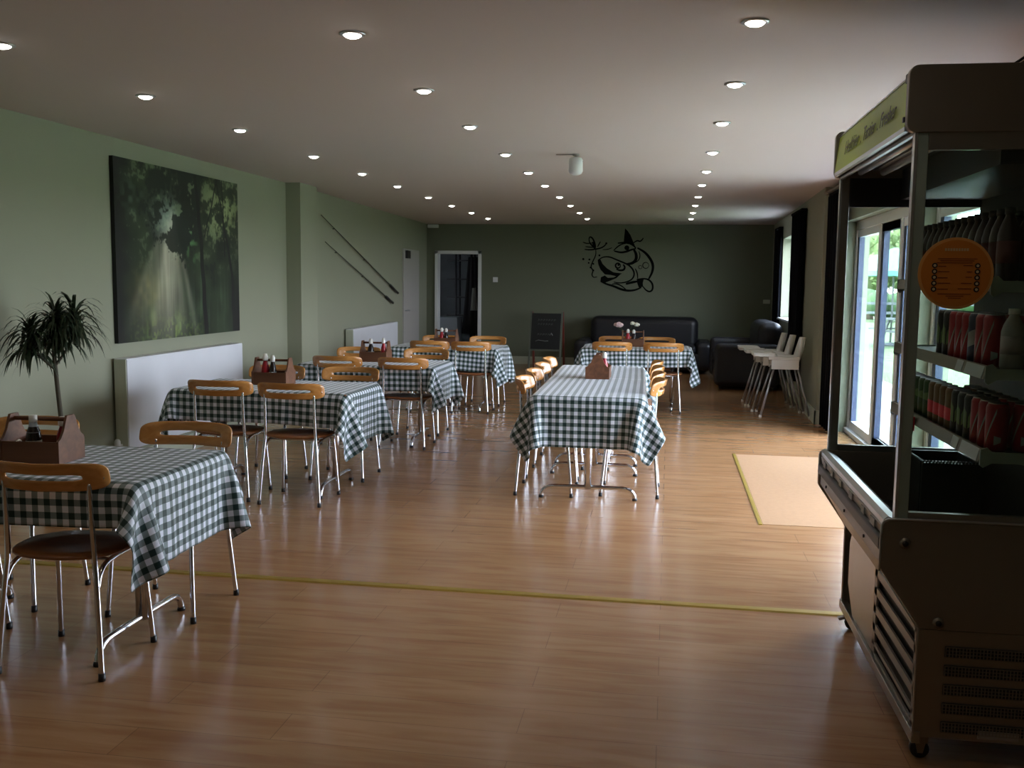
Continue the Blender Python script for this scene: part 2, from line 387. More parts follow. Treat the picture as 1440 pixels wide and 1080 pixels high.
# windows
def winx(name, x0, x1, y0, y1, z0, z1, mul):
    fr = MB(); t = .055
    fr.box(x0, x1, y0, y0+t, z0, z1); fr.box(x0, x1, y1-t, y1, z0, z1); fr.box(x0, x1, y0, y1, z1-t, z1); fr.box(x0, x1, y0, y1, z0, z0+t); fr.box(x0, x1, mul-.03, mul+.03, z0, z1)
    f = struct(fr.build(name, M['pvc'], bevel=.004))
    struct(MB().box((x0+x1)/2-.004, (x0+x1)/2+.004, y0+t, y1-t, z0+t, z1-t).build('glass_pane', M['glass'], f))
    struct(MB().box(rwx(14.7)-.03, x0+.02, y0-.03, y1+.03, z0-.025, z0+.005).build('window_sill', M['white'], f, bevel=.004))
winx('window_1', 1.88, 1.94, 14.0, 15.5, .99, 2.2, 14.75)
# white door on the rear left wall
dr = MB(); dr.prism([(lwx(15.42)+.03, 15.42), (lwx(16.6)+.03, 16.6), (lwx(16.6)+.001, 16.6), (lwx(15.42)+.001, 15.42)], 0, 2.02, 'z')
M['doorpaint'] = mat('grey_white_door_paint', (.42, .41, .39), .5)
d = struct(dr.build('door_3', M['doorpaint'], bevel=.004))
struct(MB().prism([(lwx(15.55)+.075, 15.52), (lwx(15.75)+.07, 15.75), (lwx(15.75)+.03, 15.75), (lwx(15.55)+.03, 15.52)], 1.86, 1.99, 'z').build('door_closer', M['black'], d, bevel=.004))
hb = MB(); hb.tube([(lwx(15.5)+.03, 15.5, 1.0), (lwx(15.5)+.075, 15.5, 1.0), (lwx(15.5)+.075, 15.62, 1.0)], .01); struct(hb.build('door_handle', M['steellight'], d))

# ------------------------------------------------------------------ cloth draping (relaxed on the table with a small particle solver)
def drape(name, hx, hy, cx0, cx1, cy0, cy1, seed, top=.735, n=.031, rot=0.0, lift=.006, sway=.0):
    rng = np.random.RandomState(seed)
    nx = int(round((cx1-cx0)/n)); ny = int(round((cy1-cy0)/n))
    U, V = np.meshgrid(np.linspace(cx0, cx1, nx+1), np.linspace(cy0, cy1, ny+1), indexing='ij')
    c_, s_ = math.cos(rot), math.sin(rot)
    P = np.stack([U*c_-V*s_, U*s_+V*c_, np.zeros_like(U)+lift], -1)
    on = (np.abs(P[..., 0]) < hx-.004) & (np.abs(P[..., 1]) < hy-.004)
    P += rng.normal(0, .0015, P.shape)*(~on)[..., None]
    # slow waves so the hang breaks into folds
    ph = rng.uniform(0, 6.28, 4)
    P[..., 2] -= np.where(on, 0, .01*(1+np.sin(U*17+ph[0])*np.sin(V*13+ph[1])))
    wgt = np.where(on, 0., 1.)
    Q = P.copy(); dx = (cx1-cx0)/nx; dy = (cy1-cy0)/ny; dd = math.hypot(dx, dy)
    def sl(a, b, ax): return a
    cons = []
    for par in (0, 1):
        cons.append((np.s_[par:nx:2, :], np.s_[par+1:nx+1:2, :], dx, 1.0))
        cons.append((np.s_[:, par:ny:2], np.s_[:, par+1:ny+1:2], dy, 1.0))
        cons.append((np.s_[par:nx:2, 0:ny], np.s_[par+1:nx+1:2, 1:ny+1], dd, .35))
        cons.append((np.s_[par:nx:2, 1:ny+1], np.s_[par+1:nx+1:2, 0:ny], dd, .35))
    for st in (0, 1, 2, 3):
        if st % 2 == 0:
            cons.append((np.s_[st:nx-1:4, :], np.s_[st+2:nx+1:4, :], 2*dx, .10))
            cons.append((np.s_[:, st:ny-1:4], np.s_[:, st+2:ny+1:4], 2*dy, .10))
        else:
            cons.append((np.s_[st:nx-1:4, :], np.s_[st+2:nx+1:4, :], 2*dx, .10))
            cons.append((np.s_[:, st:ny-1:4], np.s_[:, st+2:ny+1:4], 2*dy, .10))
    cons = cons[:8]+cons[8:]
    for step in range(150):
        vel = (P-Q)*(.97 if step < 100 else .86); Q = P.copy()
        P = P+wgt[..., None]*vel; P[..., 2] -= wgt*.00115
        P[..., 0] += wgt*sway*1e-4*np.sin(step*.1)
        for it in range(9):
            for a, b_, L, k in cons:
                A = P[a]; B = P[b_]
                if A.shape != B.shape:
                    m0 = min(A.shape[0], B.shape[0]); m1 = min(A.shape[1], B.shape[1])
                    A = A[:m0, :m1]; B = B[:m0, :m1]; wa = wgt[a][:m0, :m1]; wb = wgt[b_][:m0, :m1]
                else: wa = wgt[a]; wb = wgt[b_]
                d = B-A; l = np.sqrt((d*d).sum(-1))+1e-9
                s2 = wa+wb+1e-9; cc = (k*(l-L)/l/s2)[..., None]*d
                A += cc*wa[..., None]; B -= cc*wb[..., None]
            # table collision (top slab 25 mm thick and the hang stays outside)
            ins = (np.abs(P[..., 0]) < hx+.006) & (np.abs(P[..., 1]) < hy+.006) & (P[..., 2] < lift) & (wgt > 0)
            if ins.any():
                px = hx+.006-np.abs(P[..., 0]); py = hy+.006-np.abs(P[..., 1]); pz = lift-P[..., 2]
                m_ = ins & (pz <= np.minimum(px, py)); P[..., 2] = np.where(m_, lift, P[..., 2])
                m_ = ins & (pz > np.minimum(px, py)) & (px <= py); P[..., 0] = np.where(m_, np.sign(P[..., 0])*(hx+.006), P[..., 0])
                m_ = ins & (pz > np.minimum(px, py)) & (px > py); P[..., 1] = np.where(m_, np.sign(P[..., 1])*(hy+.006), P[..., 1])
    me = bpy.data.meshes.new(name)
    vs = P.reshape(-1, 3).tolist(); W = ny+1
    fs = [(i*W+j, (i+1)*W+j, (i+1)*W+j+1, i*W+j+1) for i in range(nx) for j in range(ny)]
    me.from_pydata(vs, [], fs)
    uv = me.uv_layers.new(name='UVMap'); UU = U.reshape(-1)+10; VV = V.reshape(-1)+10
    li = np.empty(len(me.loops), dtype=np.int32); me.loops.foreach_get('vertex_index', li)
    uv.data.foreach_set('uv', np.stack([UU[li], VV[li]], -1).ravel())
    me.polygons.foreach_set('use_smooth', [True]*len(me.polygons)); me.materials.append(M['gingham'])
    o = bpy.data.objects.new(name, me); COL.objects.link(o)
    md = o.modifiers.new('sub', 'SUBSURF'); md.levels = 1; md.render_levels = 1
    md = o.modifiers.new('solid', 'SOLIDIFY'); md.thickness = .0012; md.offset = 0
    return o

# ------------------------------------------------------------------ tables
TOP = .73
def make_table(L=1.28, W=.76):
    t = thing('table', 'x', 'table')
    tt = MB().box(-L/2+.006, L/2-.006, -W/2+.006, W/2-.006, TOP-.025, TOP-.001).build('tabletop', M['seatwood'], t, bevel=.006)
    for sx in (-1, 1):
        x = sx*.43
        MB().tube([(x, 0, .075), (x, 0, TOP-.025)], .026, 16).build('column', M['chrome'], t)
        h = .325
        fb = MB(); fb.tube([(x, -h, .004), (x, -h+.004, .045), (x, -h+.045, .08), (x, -h+.11, .085), (x, h-.11, .085), (x, h-.045, .08), (x, h-.004, .045), (x, h, .004)], .0145, 12, 1)
        fo = fb.build('foot_bar', M['chrome'], t)
        for s in (-1, 1): MB().lathe([(.017, 0), (.018, .008), (.015, .02)], 12, (x, s*h, 0)).build('rubber_foot', M['black'], fo)
    MB().box(-.43, .43, -.02, .02, TOP-.05, TOP-.025).build('top_rail', M['black'], t)
    return t
# name, centre, rotation, label bits
T = [('A', (-2.575, 3.62), 0, 'dining table under the checked cloth nearest the camera on the left'),
     ('B', (-2.76, 6.54), 0, 'dining table under the second checked cloth of the left row, beside the large radiator'),
     ('C', (-2.69, 8.66), 0, 'dining table under the third checked cloth of the left row'),
     ('D', (-2.55, 11.12), 0, 'dining table under the fourth checked cloth of the left row, furthest back'),
     ('E', (-.37, 11.72), 0, 'dining table under the checked cloth in front of the long black sofa'),
     ('F', (-.535, 7.02), PI/2+.03, 'nearer of the two tables pushed end to end in the middle of the room'),
     ('G', (-.575, 8.29), PI/2+.03, 'further of the two tables pushed end to end in the middle of the room')]
t0 = make_table()
for i, (k, c, rz, lab) in enumerate(T):
    t = t0 if i == 0 else copy_tree(t0)
    t.location = (c[0], c[1], 0); t.rotation_euler = (0, 0, rz); tag(t, 'chrome-legged '+lab, 'table', 'dining tables')
CL = [('A', (.64, .38), (-.98, .98, -.555, .585), 3, .012, 'green and white gingham cloth on the nearest left table, corner folded towards the aisle'),
      ('B', (.64, .38), (-.93, 1.00, -.60, .60), 5, -.02, 'green and white gingham cloth on the table beside the large white radiator'),
      ('C', (.64, .38), (-.98, .98, -.61, .60), 11, .015, 'green and white gingham cloth on the third table of the left row'),
      ('D', (.64, .38), (-.95, 1.02, -.62, .61), 8, -.06, 'green and white gingham cloth on the furthest table of the left row'),
      ('E', (.64, .38), (-.95, 1.0, -.60, .62), 21, .03, 'blue-looking gingham cloth on the table in front of the long black sofa')]
D = {k: (c, rz) for k, c, rz, _ in T}
for k, (hx, hy), (a, b_, c, d), seed, rot, lab in CL:
    o = drape('tablecloth', hx+.008, hy+.008, a, b_, c, d, seed, rot=rot)
    (cx, cy), rz = D[k]; o.location = (cx, cy, TOP); o.rotation_euler = (0, 0, rz); tag(o, lab, 'tablecloth', 'gingham tablecloths')
# the long table: two cloths over the joined tops (local x runs away from the camera)
cx, cy = -.555, 7.655
o = drape('tablecloth', 1.283, .388, -.10, 1.60, -.62, .62, 31, lift=.005); o.location = (cx, cy, TOP); o.rotation_euler = (0, 0, PI/2+.03)
tag(o, 'gingham cloth on the far half of the long middle table, under the wooden bottle caddy', 'tablecloth', 'gingham tablecloths')
o = drape('tablecloth', 1.283, .388, -1.615, .02, -.63, .62, 32, lift=.009, rot=-.012); o.location = (cx, cy, TOP); o.rotation_euler = (0, 0, PI/2+.03)
tag(o, 'gingham cloth on the near half of the long middle table, hanging over its front end', 'tablecloth', 'gingham tablecloths')

# ------------------------------------------------------------------ chairs
def ring_pts(L, Hh, r, n, c=(0, 0)):
    # stadium-like outline sampled by angle with superellipse
    out = []
    for k in range(n):
        a = 2*PI*k/n; ca, sa = math.cos(a), math.sin(a); e = 2/3.6
        out.append((c[0]+L*math.copysign(abs(ca)**(e*.55), ca), c[1]+Hh*math.copysign(abs(sa)**e, sa)))
    return out
def make_chair():
    t = thing('dining_chair', 'x', 'chair')
    # seat: rounded plywood pan
    st = MB(); n = 40; prof = [(.0, .0), (.55, .0), (.9, .002), (1.0, .010), (1.0, .018), (.96, .023), (.6, .017), (0, .013)]
    vs = []
    for (q, z) in prof:
        for k in range(n):
            a = 2*PI*k/n; ca, sa = math.cos(a), math.sin(a); e = .78
            x = .225*math.copysign(abs(ca)**e, ca)*(1-.07*sa*-1); y = .20*math.copysign(abs(sa)**e, sa)
            vs.append((x*max(q, .001), y*max(q, .001)+.0, .442+z-(.012*max(0, q-.6)*(1 if sa > .4 else 0))))
    st.add(vs, [(i*n+k, i*n+(k+1) % n, (i+1)*n+(k+1) % n, (i+1)*n+k) for i in range(len(prof)-1) for k in range(n)], True)
    st.build('seat', M['seatwood'], t)
    # backrest: curved slotted plywood band
    bk = MB(); n = 64
    outer = ring_pts(.255, .054, 0, n); inner = ring_pts(.160, .0115, 0, n, (0, -.001))
    rings = [outer]+[[(o[0]*(1-q)+i[0]*q, o[1]*(1-q)+i[1]*q) for o, i in zip(outer, inner)] for q in (.05, .35, .7, .95)]+[inner]
    def pos(s, h, off):
        a = s/.33; x = .33*math.sin(a); y = .33*(1-math.cos(a))
        nx_, ny_ = -math.sin(a), math.cos(a)
        return (x+nx_*off, -.235+y+ny_*off-h*.25, .768+h)
    m_ = len(rings)
    th = {0: .45, m_-1: .45}
    vs = []
    for side in (1, -1):
        for ri, rg in enumerate(rings):
            for (s, h) in rg: vs.append(pos(s, h, side*.007*th.get(ri, 1)))
    fs = []
    for sd in (0, 1):
        b0 = sd*m_*n
        for ri in range(m_-1):
            for k in range(n): fs.append((b0+ri*n+k, b0+ri*n+(k+1) % n, b0+(ri+1)*n+(k+1) % n, b0+(ri+1)*n+k))
    for ri in (0, m_-1):
        for k in range(n): fs.append((ri*n+k, ri*n+(k+1) % n, m_*n+ri*n+(k+1) % n, m_*n+ri*n+k))
    bk.add(vs, fs, True); bo = bk.build('backrest', M['chairwood'], t)
    for s in (-1, 1):
        MB().tube([(s*.21, -.205, .012), (s*.185, -.178, .36), (s*.174, -.168, .45), (s*.171, -.175, .60), (s*.170, -.180, .742)], [.0105, .0105, .0105, .0105, .009], 10, 2).build('leg', M['chrome'], t)
        MB().tube([(s*.205, .19, .012), (s*.185, .160, .38), (s*.182, .140, .425), (s*.181, .09, .432), (s*.180, -.09, .428), (s*.183, -.150, .40), (s*.187, -.176, .345)], .0105, 10, 2).build('leg', M['chrome'], t)
        sc1 = MB(); sc1.lathe([(.005, -.004), (.005, .0)], 10, (s*.215, -.158, .76), axis='y'); sc1.build('screw', M['chrome'], bo)
    MB().tube([(-.181, .06, .43), (.181, .06, .43)], .008, 8).build('cross_tube', M['chrome'], t)
    MB().tube([(-.181, -.08, .428), (.181, -.08, .428)], .008, 8).build('cross_tube', M['chrome'], t)
    for (x, y) in ((-.21, -.206), (.21, -.206), (-.205, .191), (.205, .191)): MB().lathe([(.013, 0), (.0135, .01), (.0125, .028)], 10, (x, y, 0)).build('foot_cap', M['black'], t)
    return t
HP = PI/2
CH = [(-2.265, 3.37, .03, 'near-right chair at the table closest to the camera'),
      (-2.21, 3.99, PI-.02, 'far-right chair at the table closest to the camera'),
      (-2.98, 3.99, PI, 'far-left chair at the closest table, partly behind the caddy'),
      (-2.95, 3.40, 0, 'near-left chair at the closest table, cut by the frame edge'),
      (-2.455, 6.17, 0, 'near-right chair at the table beside the large radiator'),
      (-2.98, 6.22, .02, 'near-left chair at the table beside the large radiator'),
      (-2.42, 6.98, PI, 'far-right chair at the table beside the large radiator'),
      (-3.02, 6.98, PI, 'far-left chair at the large radiator table, behind its caddy'),
      (-2.32, 8.42, 0, 'near-right chair at the third left table'),
      (-2.93, 8.42, 0, 'near-left chair at the third left table'),
      (-2.38, 9.19, PI, 'far-right chair at the third left table'),
      (-3.08, 9.19, PI, 'far-left chair at the third left table'),
      (-2.20, 10.82, 0, 'near-right chair at the furthest left table'),
      (-2.68, 10.82, 0, 'near-left chair at the furthest left table'),
      (-2.20, 11.55, PI, 'far-right chair at the furthest left table'),
      (-2.80, 11.55, PI, 'far-left chair at the furthest left table'),
      (-.64, 11.36, 0, 'near-left chair at the table before the long sofa'),
      (-.05, 11.36, 0, 'near-right chair at the table before the long sofa'),
      (-.64, 12.12, PI, 'far-left chair at the table before the long sofa'),
      (-.14, 12.12, PI, 'far-right chair at the table before the long sofa')]
for k, y in enumerate((6.81, 7.42, 8.0, 8.6)):
    CH.append((-.83-.012*k, y, -HP, 'chair on the left of the long middle table, %s from the camera' % nth(k)))
for k, y in enumerate((6.90, 7.44, 7.98, 8.52)):
    CH.append((-.25-.012*k, y, HP, 'chair on the right of the long middle table, %s from the camera' % nth(k)))
ch0 = make_chair()
for i, (x, y, rz, lab) in enumerate(CH):
    c = ch0 if i == 0 else copy_tree(ch0)
    c.location = (x, y, 0); c.rotation_euler = (0, 0, rz); tag(c, 'orange slotted '+lab, 'chair', 'slotted-back dining chairs')

# ------------------------------------------------------------------ caddies, bottles, flowers
CT = TOP+.0062
def caddy(x, y, rz, lab):
    t = thing('bottle_caddy', lab, 'caddy', (x, y, CT), rz, 'wooden bottle caddies')
    pf = [(-.095, 0), (.095, 0), (.095, .095), (.075, .105), (.052, .135), (.036, .175), (.026, .195), (-.026, .195), (-.036, .175), (-.052, .135), (-.075, .105), (-.095, .095)]
    for s in (-1, 1): MB().prism(pf, s*.125-.006, s*.125+.006, 'x').build('end_panel', M['caddywood'], t, bevel=.002)
    for s in (-1, 1): MB().box(-.119, .119, s*.088-.005, s*.088+.005, 0, .092).build('side_panel', M['caddywood'], t, bevel=.0015)
    MB().box(-.119, .119, -.083, .083, 0, .008).build('base_panel', M['caddywood'], t)
    MB().tube([(-.119, 0, .175), (.119, 0, .175)], .009, 12).build('handle_bar', M['caddywood'], t)
    return t
def bottle(x, y, z, body, lab, h=.185, r=.026, capm='cap', grp=None, label=None, neck=None, name='sauce_bottle', cat='bottle'):
    b = MB().lathe([(r*.9, 0), (r, .006), (r, h*.48), (r*.86, h*.6), (r*.5, h*.74), (r*.46, h*.8)], 20)
    t = thing(name, lab, cat, (x, y, z), R.uniform(0, 6), grp)
    b.build('body', M[body], t)
    MB().lathe([(r*.66, h*.77), (r*.68, h*.80), (r*.68, h*.92), (r*.55, h*.94), (r*.42, h), (r*.2, h)] if capm == 'cap' else [(r*.55, h*.79), (r*.55, h*.93)], 16).build('cap', M[capm], t)
    if neck: MB().lathe([(r*.90, h*.58), (r*.60, h*.70), (r*.50, h*.79)], 20).build('neck_label', M[neck], t)
    if label: MB().lathe([(r*1.015, h*.12), (r*1.015, h*.42)], 20).build('label', M[label], t)
    return t
def shaker(x, y, z, lab):
    t = thing('salt_shaker', lab, 'shaker', (x, y, z), 0)
    MB().lathe([(.018, 0), (.018, .05), (.014, .065)], 14).build('body', M['glassy'], t)
    MB().lathe([(.0155, .064), (.015, .078), (.006, .085)], 14).build('cap', M['steelcap'], t)
cads = [('nearest left table', -2.56, 3.60, .04), ('large radiator table', -2.83, 6.62, .02), ('third left table', -2.72, 8.75, 0), ('furthest left table', -2.60, 11.17, 0), ('table before the sofa', -.42, 11.75, 0), ('long middle table', -.545, 7.72, HP)]
for nm, x, y, rz in cads: caddy(x, y, rz, 'brown wooden bottle caddy with bar handle on the '+nm)
ZB = CT+.009
def bt(i, dx, dy, *a, **k):
    nm, x, y, rz = cads[i]; c_, s_ = math.cos(rz), math.sin(rz); k['lab'] = k['lab']+' on '+nm
    return bottle(x+dx*c_-dy*s_, y+dx*s_+dy*c_, ZB, *a, **k)
bt(0, -.005, -.05, 'sauce', lab='dark sauce bottle with a white cap and pale blue neck', h=.20, r=.030, label='pale', neck='labelblue', capm='capflat')
bt(0, .065, .045, 'ketchup', lab='red ketchup bottle behind the bar', h=.17, r=.026)
shaker(cads[0][1]-.075, cads[0][2]-.05, ZB, 'small glass salt shaker in the caddy on the nearest left table')
bt(1, -.045, -.04, 'ketchup', lab='dark red ketchup bottle', h=.215, r=.029)
bt(1, .012, -.045, 'sauce', lab='dark sauce bottle with a white label', h=.205, r=.026, label='labelblue')
bt(2, -.035, -.04, 'sauce', lab='black sauce bottle with a pale label', h=.205, r=.029, label='pale')
bt(2, .09, -.045, 'ketchup', lab='red ketchup bottle with a white cap', h=.215, r=.025)
bt(3, -.05, -.03, 'ketchup', lab='red ketchup bottle with a white cap', h=.20, r=.028)
bt(3, .005, -.04, 'sauce', lab='dark sauce bottle with a white cap', h=.195, r=.026, label='pale')
bt(4, -.06, -.04, 'ketchup', lab='red ketchup bottle with a white cap', h=.20, r=.028)
bt(4, .01, -.04, 'sauce', lab='dark sauce bottle with a white cap', h=.195, r=.026, label='pale')
shaker(cads[4][1]+.06, cads[4][2]-.04, ZB, 'left-hand glass shaker in the caddy on the table by the sofa')
shaker(cads[4][1]+.10, cads[4][2]-.04, ZB, 'right-hand glass shaker in the caddy on the table by the sofa')
bt(5, -.06, -.05, 'ketchup', lab='red ketchup bottle with a tall white cap', h=.205, r=.028)
vt = thing('flower_vase', 'small glass vase of pink and white flowers on the table before the long sofa', 'vase', (-.50, 11.93, CT))
MB().lathe([(.022, 0), (.03, .02), (.028, .06), (.014, .085), (.018, .10)], 16).build('vase', M['glassy'], vt)
for (dx, dy, h, r, mk) in ((-.10, 0, .240, .052, 'pink'), (-.14, .02, .240, .034, 'pink'), (.065, 0, .260, .034, 'petal'), (.115, .01, .245, .038, 'petal')):
    s = MB(); s.tube([(0, 0, .05), (dx*.3, dy, .15), (dx, dy, h)], .0025, 6, 1); so = s.build('stem', M['stem'], vt)
    fl = MB()
    for k in range(9):
        a = k*2.4; rr = r*.55*math.sqrt(k/9); sph(fl, (dx+rr*math.cos(a), dy+rr*math.sin(a), h+.01+.25*r*math.cos(k)), r*.55, 8, 6, (1, 1, .8))
    fl.build('bloom', M[mk], so)

# ------------------------------------------------------------------ left wall: canvas, radiators, rods, plant
def paint(nu, nv):
    u, v = np.meshgrid(np.linspace(0, 1, nu+1), np.linspace(0, 1, nv+1), indexing='ij')
    def noise(fu, fv, seed):
        r_ = np.random.RandomState(seed); g = r_.rand(fu+2, fv+2)
        x = u*fu; y = v*fv; i = np.minimum(x.astype(int), fu); j = np.minimum(y.astype(int), fv); a = x-i; b = y-j
        a = a*a*(3-2*a); b = b*b*(3-2*b); i1 = np.minimum(i+1, fu+1); j1 = np.minimum(j+1, fv+1)
        return (g[i, j]*(1-a)+g[i1, j]*a)*(1-b)+(g[i, j1]*(1-a)+g[i1, j1]*a)*b
    g = lambda x, s: np.exp(-(x/s)**2)
    n1 = noise(6, 5, 1); n2 = noise(16, 12, 2); n3 = noise(38, 28, 3); n4 = noise(80, 58, 5); n5 = noise(150, 100, 6)
    fb = .35*n2+.3*n3+.22*n4+.13*n5
    col = np.stack([.020+.0*u, .034+.0*u, .014+.0*u], -1)*(.4+1.3*n2)[..., None]
    def addc(m, c):
        nonlocal col
        col = col+m[..., None]*np.array(c)
    streak = noise(60, 3, 9)*.6+noise(120, 4, 10)*.4
    for (ub, sp, st) in ((.355, .060, 1.0), (.27, .035, .55), (.17, .05, .28), (.47, .035, .42), (.56, .02, .35), (.08, .03, .2)):
        uc = .40+(ub-.40)*np.clip((.72-v)/.72, 0, 1)**.8*1.15; w = sp*(.45+1.0*np.clip(.8-v, 0, 1))
        addc(g(u-uc, w)*st*np.clip((.78-v)*4, 0, 1)*np.clip(.25+v*2.2, 0, 1)*(.55+.6*streak), (.42, .40, .32))
    addc(g(u-.22, .12)*g(v-.28, .10)*(.4+n3), (.10, .085, .025))
    addc(g(u-.37, .085)*g(v-.70, .10)*1.0, (.22, .28, .27))
    addc(g(u-.08, .09)*g(v-.80, .09)*np.clip((n3-.3)*3, 0, 1), (.07, .12, .08))
    addc(np.clip((fb-.52)*14, 0, 1)*g(u-.84, .17)*g(v-.78, .17), (.22, .25, .12))
    addc(np.clip((fb-.60)*14, 0, 1)*np.clip((v-.35)*3, 0, 1)*.5, (.16, .20, .12))
    addc(np.clip((n3-.5)*4, 0, 1)*g(u-.56, .04)*g(v-.56, .10), (.07, .20, .06))
    addc(np.clip((n4-.45)*4, 0, 1)*g(v-.03, .09)*g(u-.36, .22)*streak, (.14, .22, .02))
    addc(g(u-.24, .02)*g(v-.13, .05)+g(u-.44, .02)*g(v-.09, .06), (.10, .13, .05))
    addc(streak*g(u-.72, .22)*g(v-.20, .16)*np.clip((streak-.4)*3, 0, 1), (.035, .06, .035))
    leaf = g(u-.33, .20)*g(v-.72, .20)*.60+np.clip((v-.80)*4, 0, 1)*.58+g(u-.46, .075)*g(v-.56, .14)*.70+g(u-.58, .10)*g(v-.78, .2)*.55+g(u-.76, .16)*g(v-.42, .14)*.42
    leaf -= g(u-.37, .06)*g(v-.70, .09)*.22
    dm = np.clip((np.clip(leaf, 0, .72)-fb)*16+.5, 0, 1)*.94
    col = col*(1-dm[..., None])+np.array((.007, .013, .008))*dm[..., None]
    dk = np.clip(g(u, .11)*.9+g(u-1, .10)*np.clip(1.15-v*1.3, 0, 1)*.95, 0, 1); col *= (1-dk)[..., None]
    def trunk(ua, ub, va, vb, w0, w1):
        nonlocal col
        t = np.clip((v-va)/(vb-va), 0, 1); uc = ua+(ub-ua)*t+.003*np.sin(v*25); ww = w0+(w1-w0)*t
        m = np.clip((ww-np.abs(u-uc))/.004+.5, 0, 1)*((v >= min(va, vb)) & (v <= max(va, vb))); col = col*(1-m[..., None]*.94)
    trunk(.675, .64, 0, .62, .019, .015); trunk(.64, .60, .62, 1, .015, .012); trunk(.675, .80, .62, 1, .005, .006); trunk(.93, .79, .40, 1, .012, .006); trunk(.95, .93, 0, .40, .022, .012); trunk(.86, .845, .5, 1, .006, .004)
    return u, v, np.clip(col, .003, .6)
def canvas():
    y0, y1, z0, z1 = 6.665, 8.745, 1.0, 2.39; nu, nv = 420, 280
    u, v, col = paint(nu, nv)
    X = -4.078
    me = bpy.data.meshes.new('printed_picture')
    vs = np.stack([np.full_like(u, 0), (u-.5)*(y1-y0), v*(z1-z0)], -1).reshape(-1, 3).tolist(); W = nv+1
    me.from_pydata(vs, [], [(i*W+j, i*W+j+1, (i+1)*W+j+1, (i+1)*W+j)[::-1] for i in range(nu) for j in range(nv)])
    at = me.color_attributes.new('Print', 'FLOAT_COLOR', 'POINT')
    at.data.foreach_set('color', np.concatenate([col.reshape(-1, 3), np.ones(((nu+1)*(nv+1), 1))], 1).ravel().astype(np.float32))
    m, nt, b = newmat('forest_print'); ca = nt.nodes.new('ShaderNodeVertexColor'); ca.layer_name = 'Print'
    nt.links.new(ca.outputs[0], b.inputs['Base Color']); b.inputs['Roughness'].default_value = .6
    me.materials.append(m)
    t = thing('canvas_picture', 'large forest photograph canvas with sun rays hanging above the big radiator', 'picture', (-4.108, (y0+y1)/2, z0))
    o = bpy.data.objects.new('printed_picture', me); COL.objects.link(o); o.parent = t; o.location = (.032, 0, 0)
    MB().box(0, .031, -(y1-y0)/2, (y1-y0)/2, 0, z1-z0).build('canvas_frame', M['board'], t)
canvas()
def radiator(label, wx, y0, y1, z0, z1, depth=.10, ang=0.0):
    yc = (y0+y1)/2; L = y1-y0
    t = thing('radiator', label, 'radiator', (wx, yc, z0), ang, 'white panel radiators')
    hh = z1-z0
    pn = MB(); pn.box(depth-.018, depth, -L/2, L/2, .0, hh)
    n = int(L/.04)
    pn.build('front_panel', M['rad'], t, bevel=.006)
    MB().box(.02, .036, -L/2, L/2, 0, hh).build('rear_panel', M['rad'], t, bevel=.005)
    MB().box(.036, depth-.018, -L/2+.005, L/2-.005, .02, hh-.02).build('fins', M['greypanel'], t)
    for s in (-1, 1): MB().box(.02, depth-.01, s*L/2-.006, s*L/2+.006, .01, hh).build('side_grille', M['skirt'], t, bevel=.002)
    tp = MB(); tp.box(.02, depth-.004, -L/2, L/2, hh-.004, hh+.006); tp.build('top_grille', M['rad'], t, bevel=.002)
    pp = MB(); pp.tube([(depth/2, -L/2-.0, .04), (depth/2, -L/2-.06, .04), (depth/2, -L/2-.06, -z0)], .009, 10, 1); pp.build('pipe', M['white'], t)
    vl = MB(); vl.lathe([(.017, -.03), (.022, -.02), (.022, .035), (.014, .05)], 14, (depth/2, -L/2-.06, .04)); vl.build('valve', M['white'], t)
    MB().box(0, .02, -L/4-.02, -L/4+.02, hh*.2, hh*.8).build('wall_bracket', M['white'], t)
    MB().box(0, .02, L/4-.02, L/4+.02, hh*.2, hh*.8).build('wall_bracket', M['white'], t)
    return t
radiator('long white panel radiator on the left wall beneath the forest canvas', -4.109, 6.62, 8.60, .20, .885, .125)
radiator('shorter white radiator on the rear left wall beneath the two fishing rods', lwx(13.3)+.001, 12.08, 14.55, .22, .85, .13, ang=.0463)
for (ya, za, yb, zb, lab) in ((11.06, 2.261, 14.987, 1.296, 'upper of two dark fishing rods mounted slantwise on the left wall'), (11.214, 1.95, 14.653, 1.144, 'lower of two dark fishing rods mounted slantwise on the left wall')):
    t = thing('fishing_rod', lab, 'fishing rod', (lwx(yb)+.03, yb, zb))
    d = Vector((lwx(ya)-lwx(yb), ya-yb, za-zb))
    MB().tube([d*.10, d*.5, d], [.010, .008, .004], 8).build('blank', M['rod'], t)
    MB().tube([d*0, d*.13], .019, 10).build('grip', M['black'], t)
    for q in (.12, .5, .86):
        MB().tube([d*q+Vector((-.03-.0, 0, 0)), d*q], .005, 6).build('wall_clip', M['black'], t)
pl = thing('potted_dracaena', 'dark spiky potted dracaena standing by the left wall behind the nearest table', 'plant', (-3.69, 5.38, 0))
MB().lathe([(.11, 0), (.15, .26), (.16, .28), (.145, .28), (.13, .25), (.001, .25)], 24).build('pot', M['pot'], pl)
MB().lathe([(.001, .24), (.14, .245), (.001, .262)], 20).build('soil', M['soil'], pl)
tr = MB(); tr.tube([(.02, .02, .24), (.0, 0, .6), (-.03, .0, .95), (-.05, .02, 1.15)], [.018, .014, .013, .012], 10, 2); tr.tube([(-.03, .0, .93), (-.08, -.05, 1.0), (-.13, -.08, 1.06)], [.009, .008, .008], 8, 2); tr.tube([(-.03, .0, .95), (.03, .04, 1.05), (.07, .06, 1.16)], [.009, .008, .008], 8, 2)
tr.build('trunk', M['trunk'], pl)
lf = MB(); RL = random.Random(12)
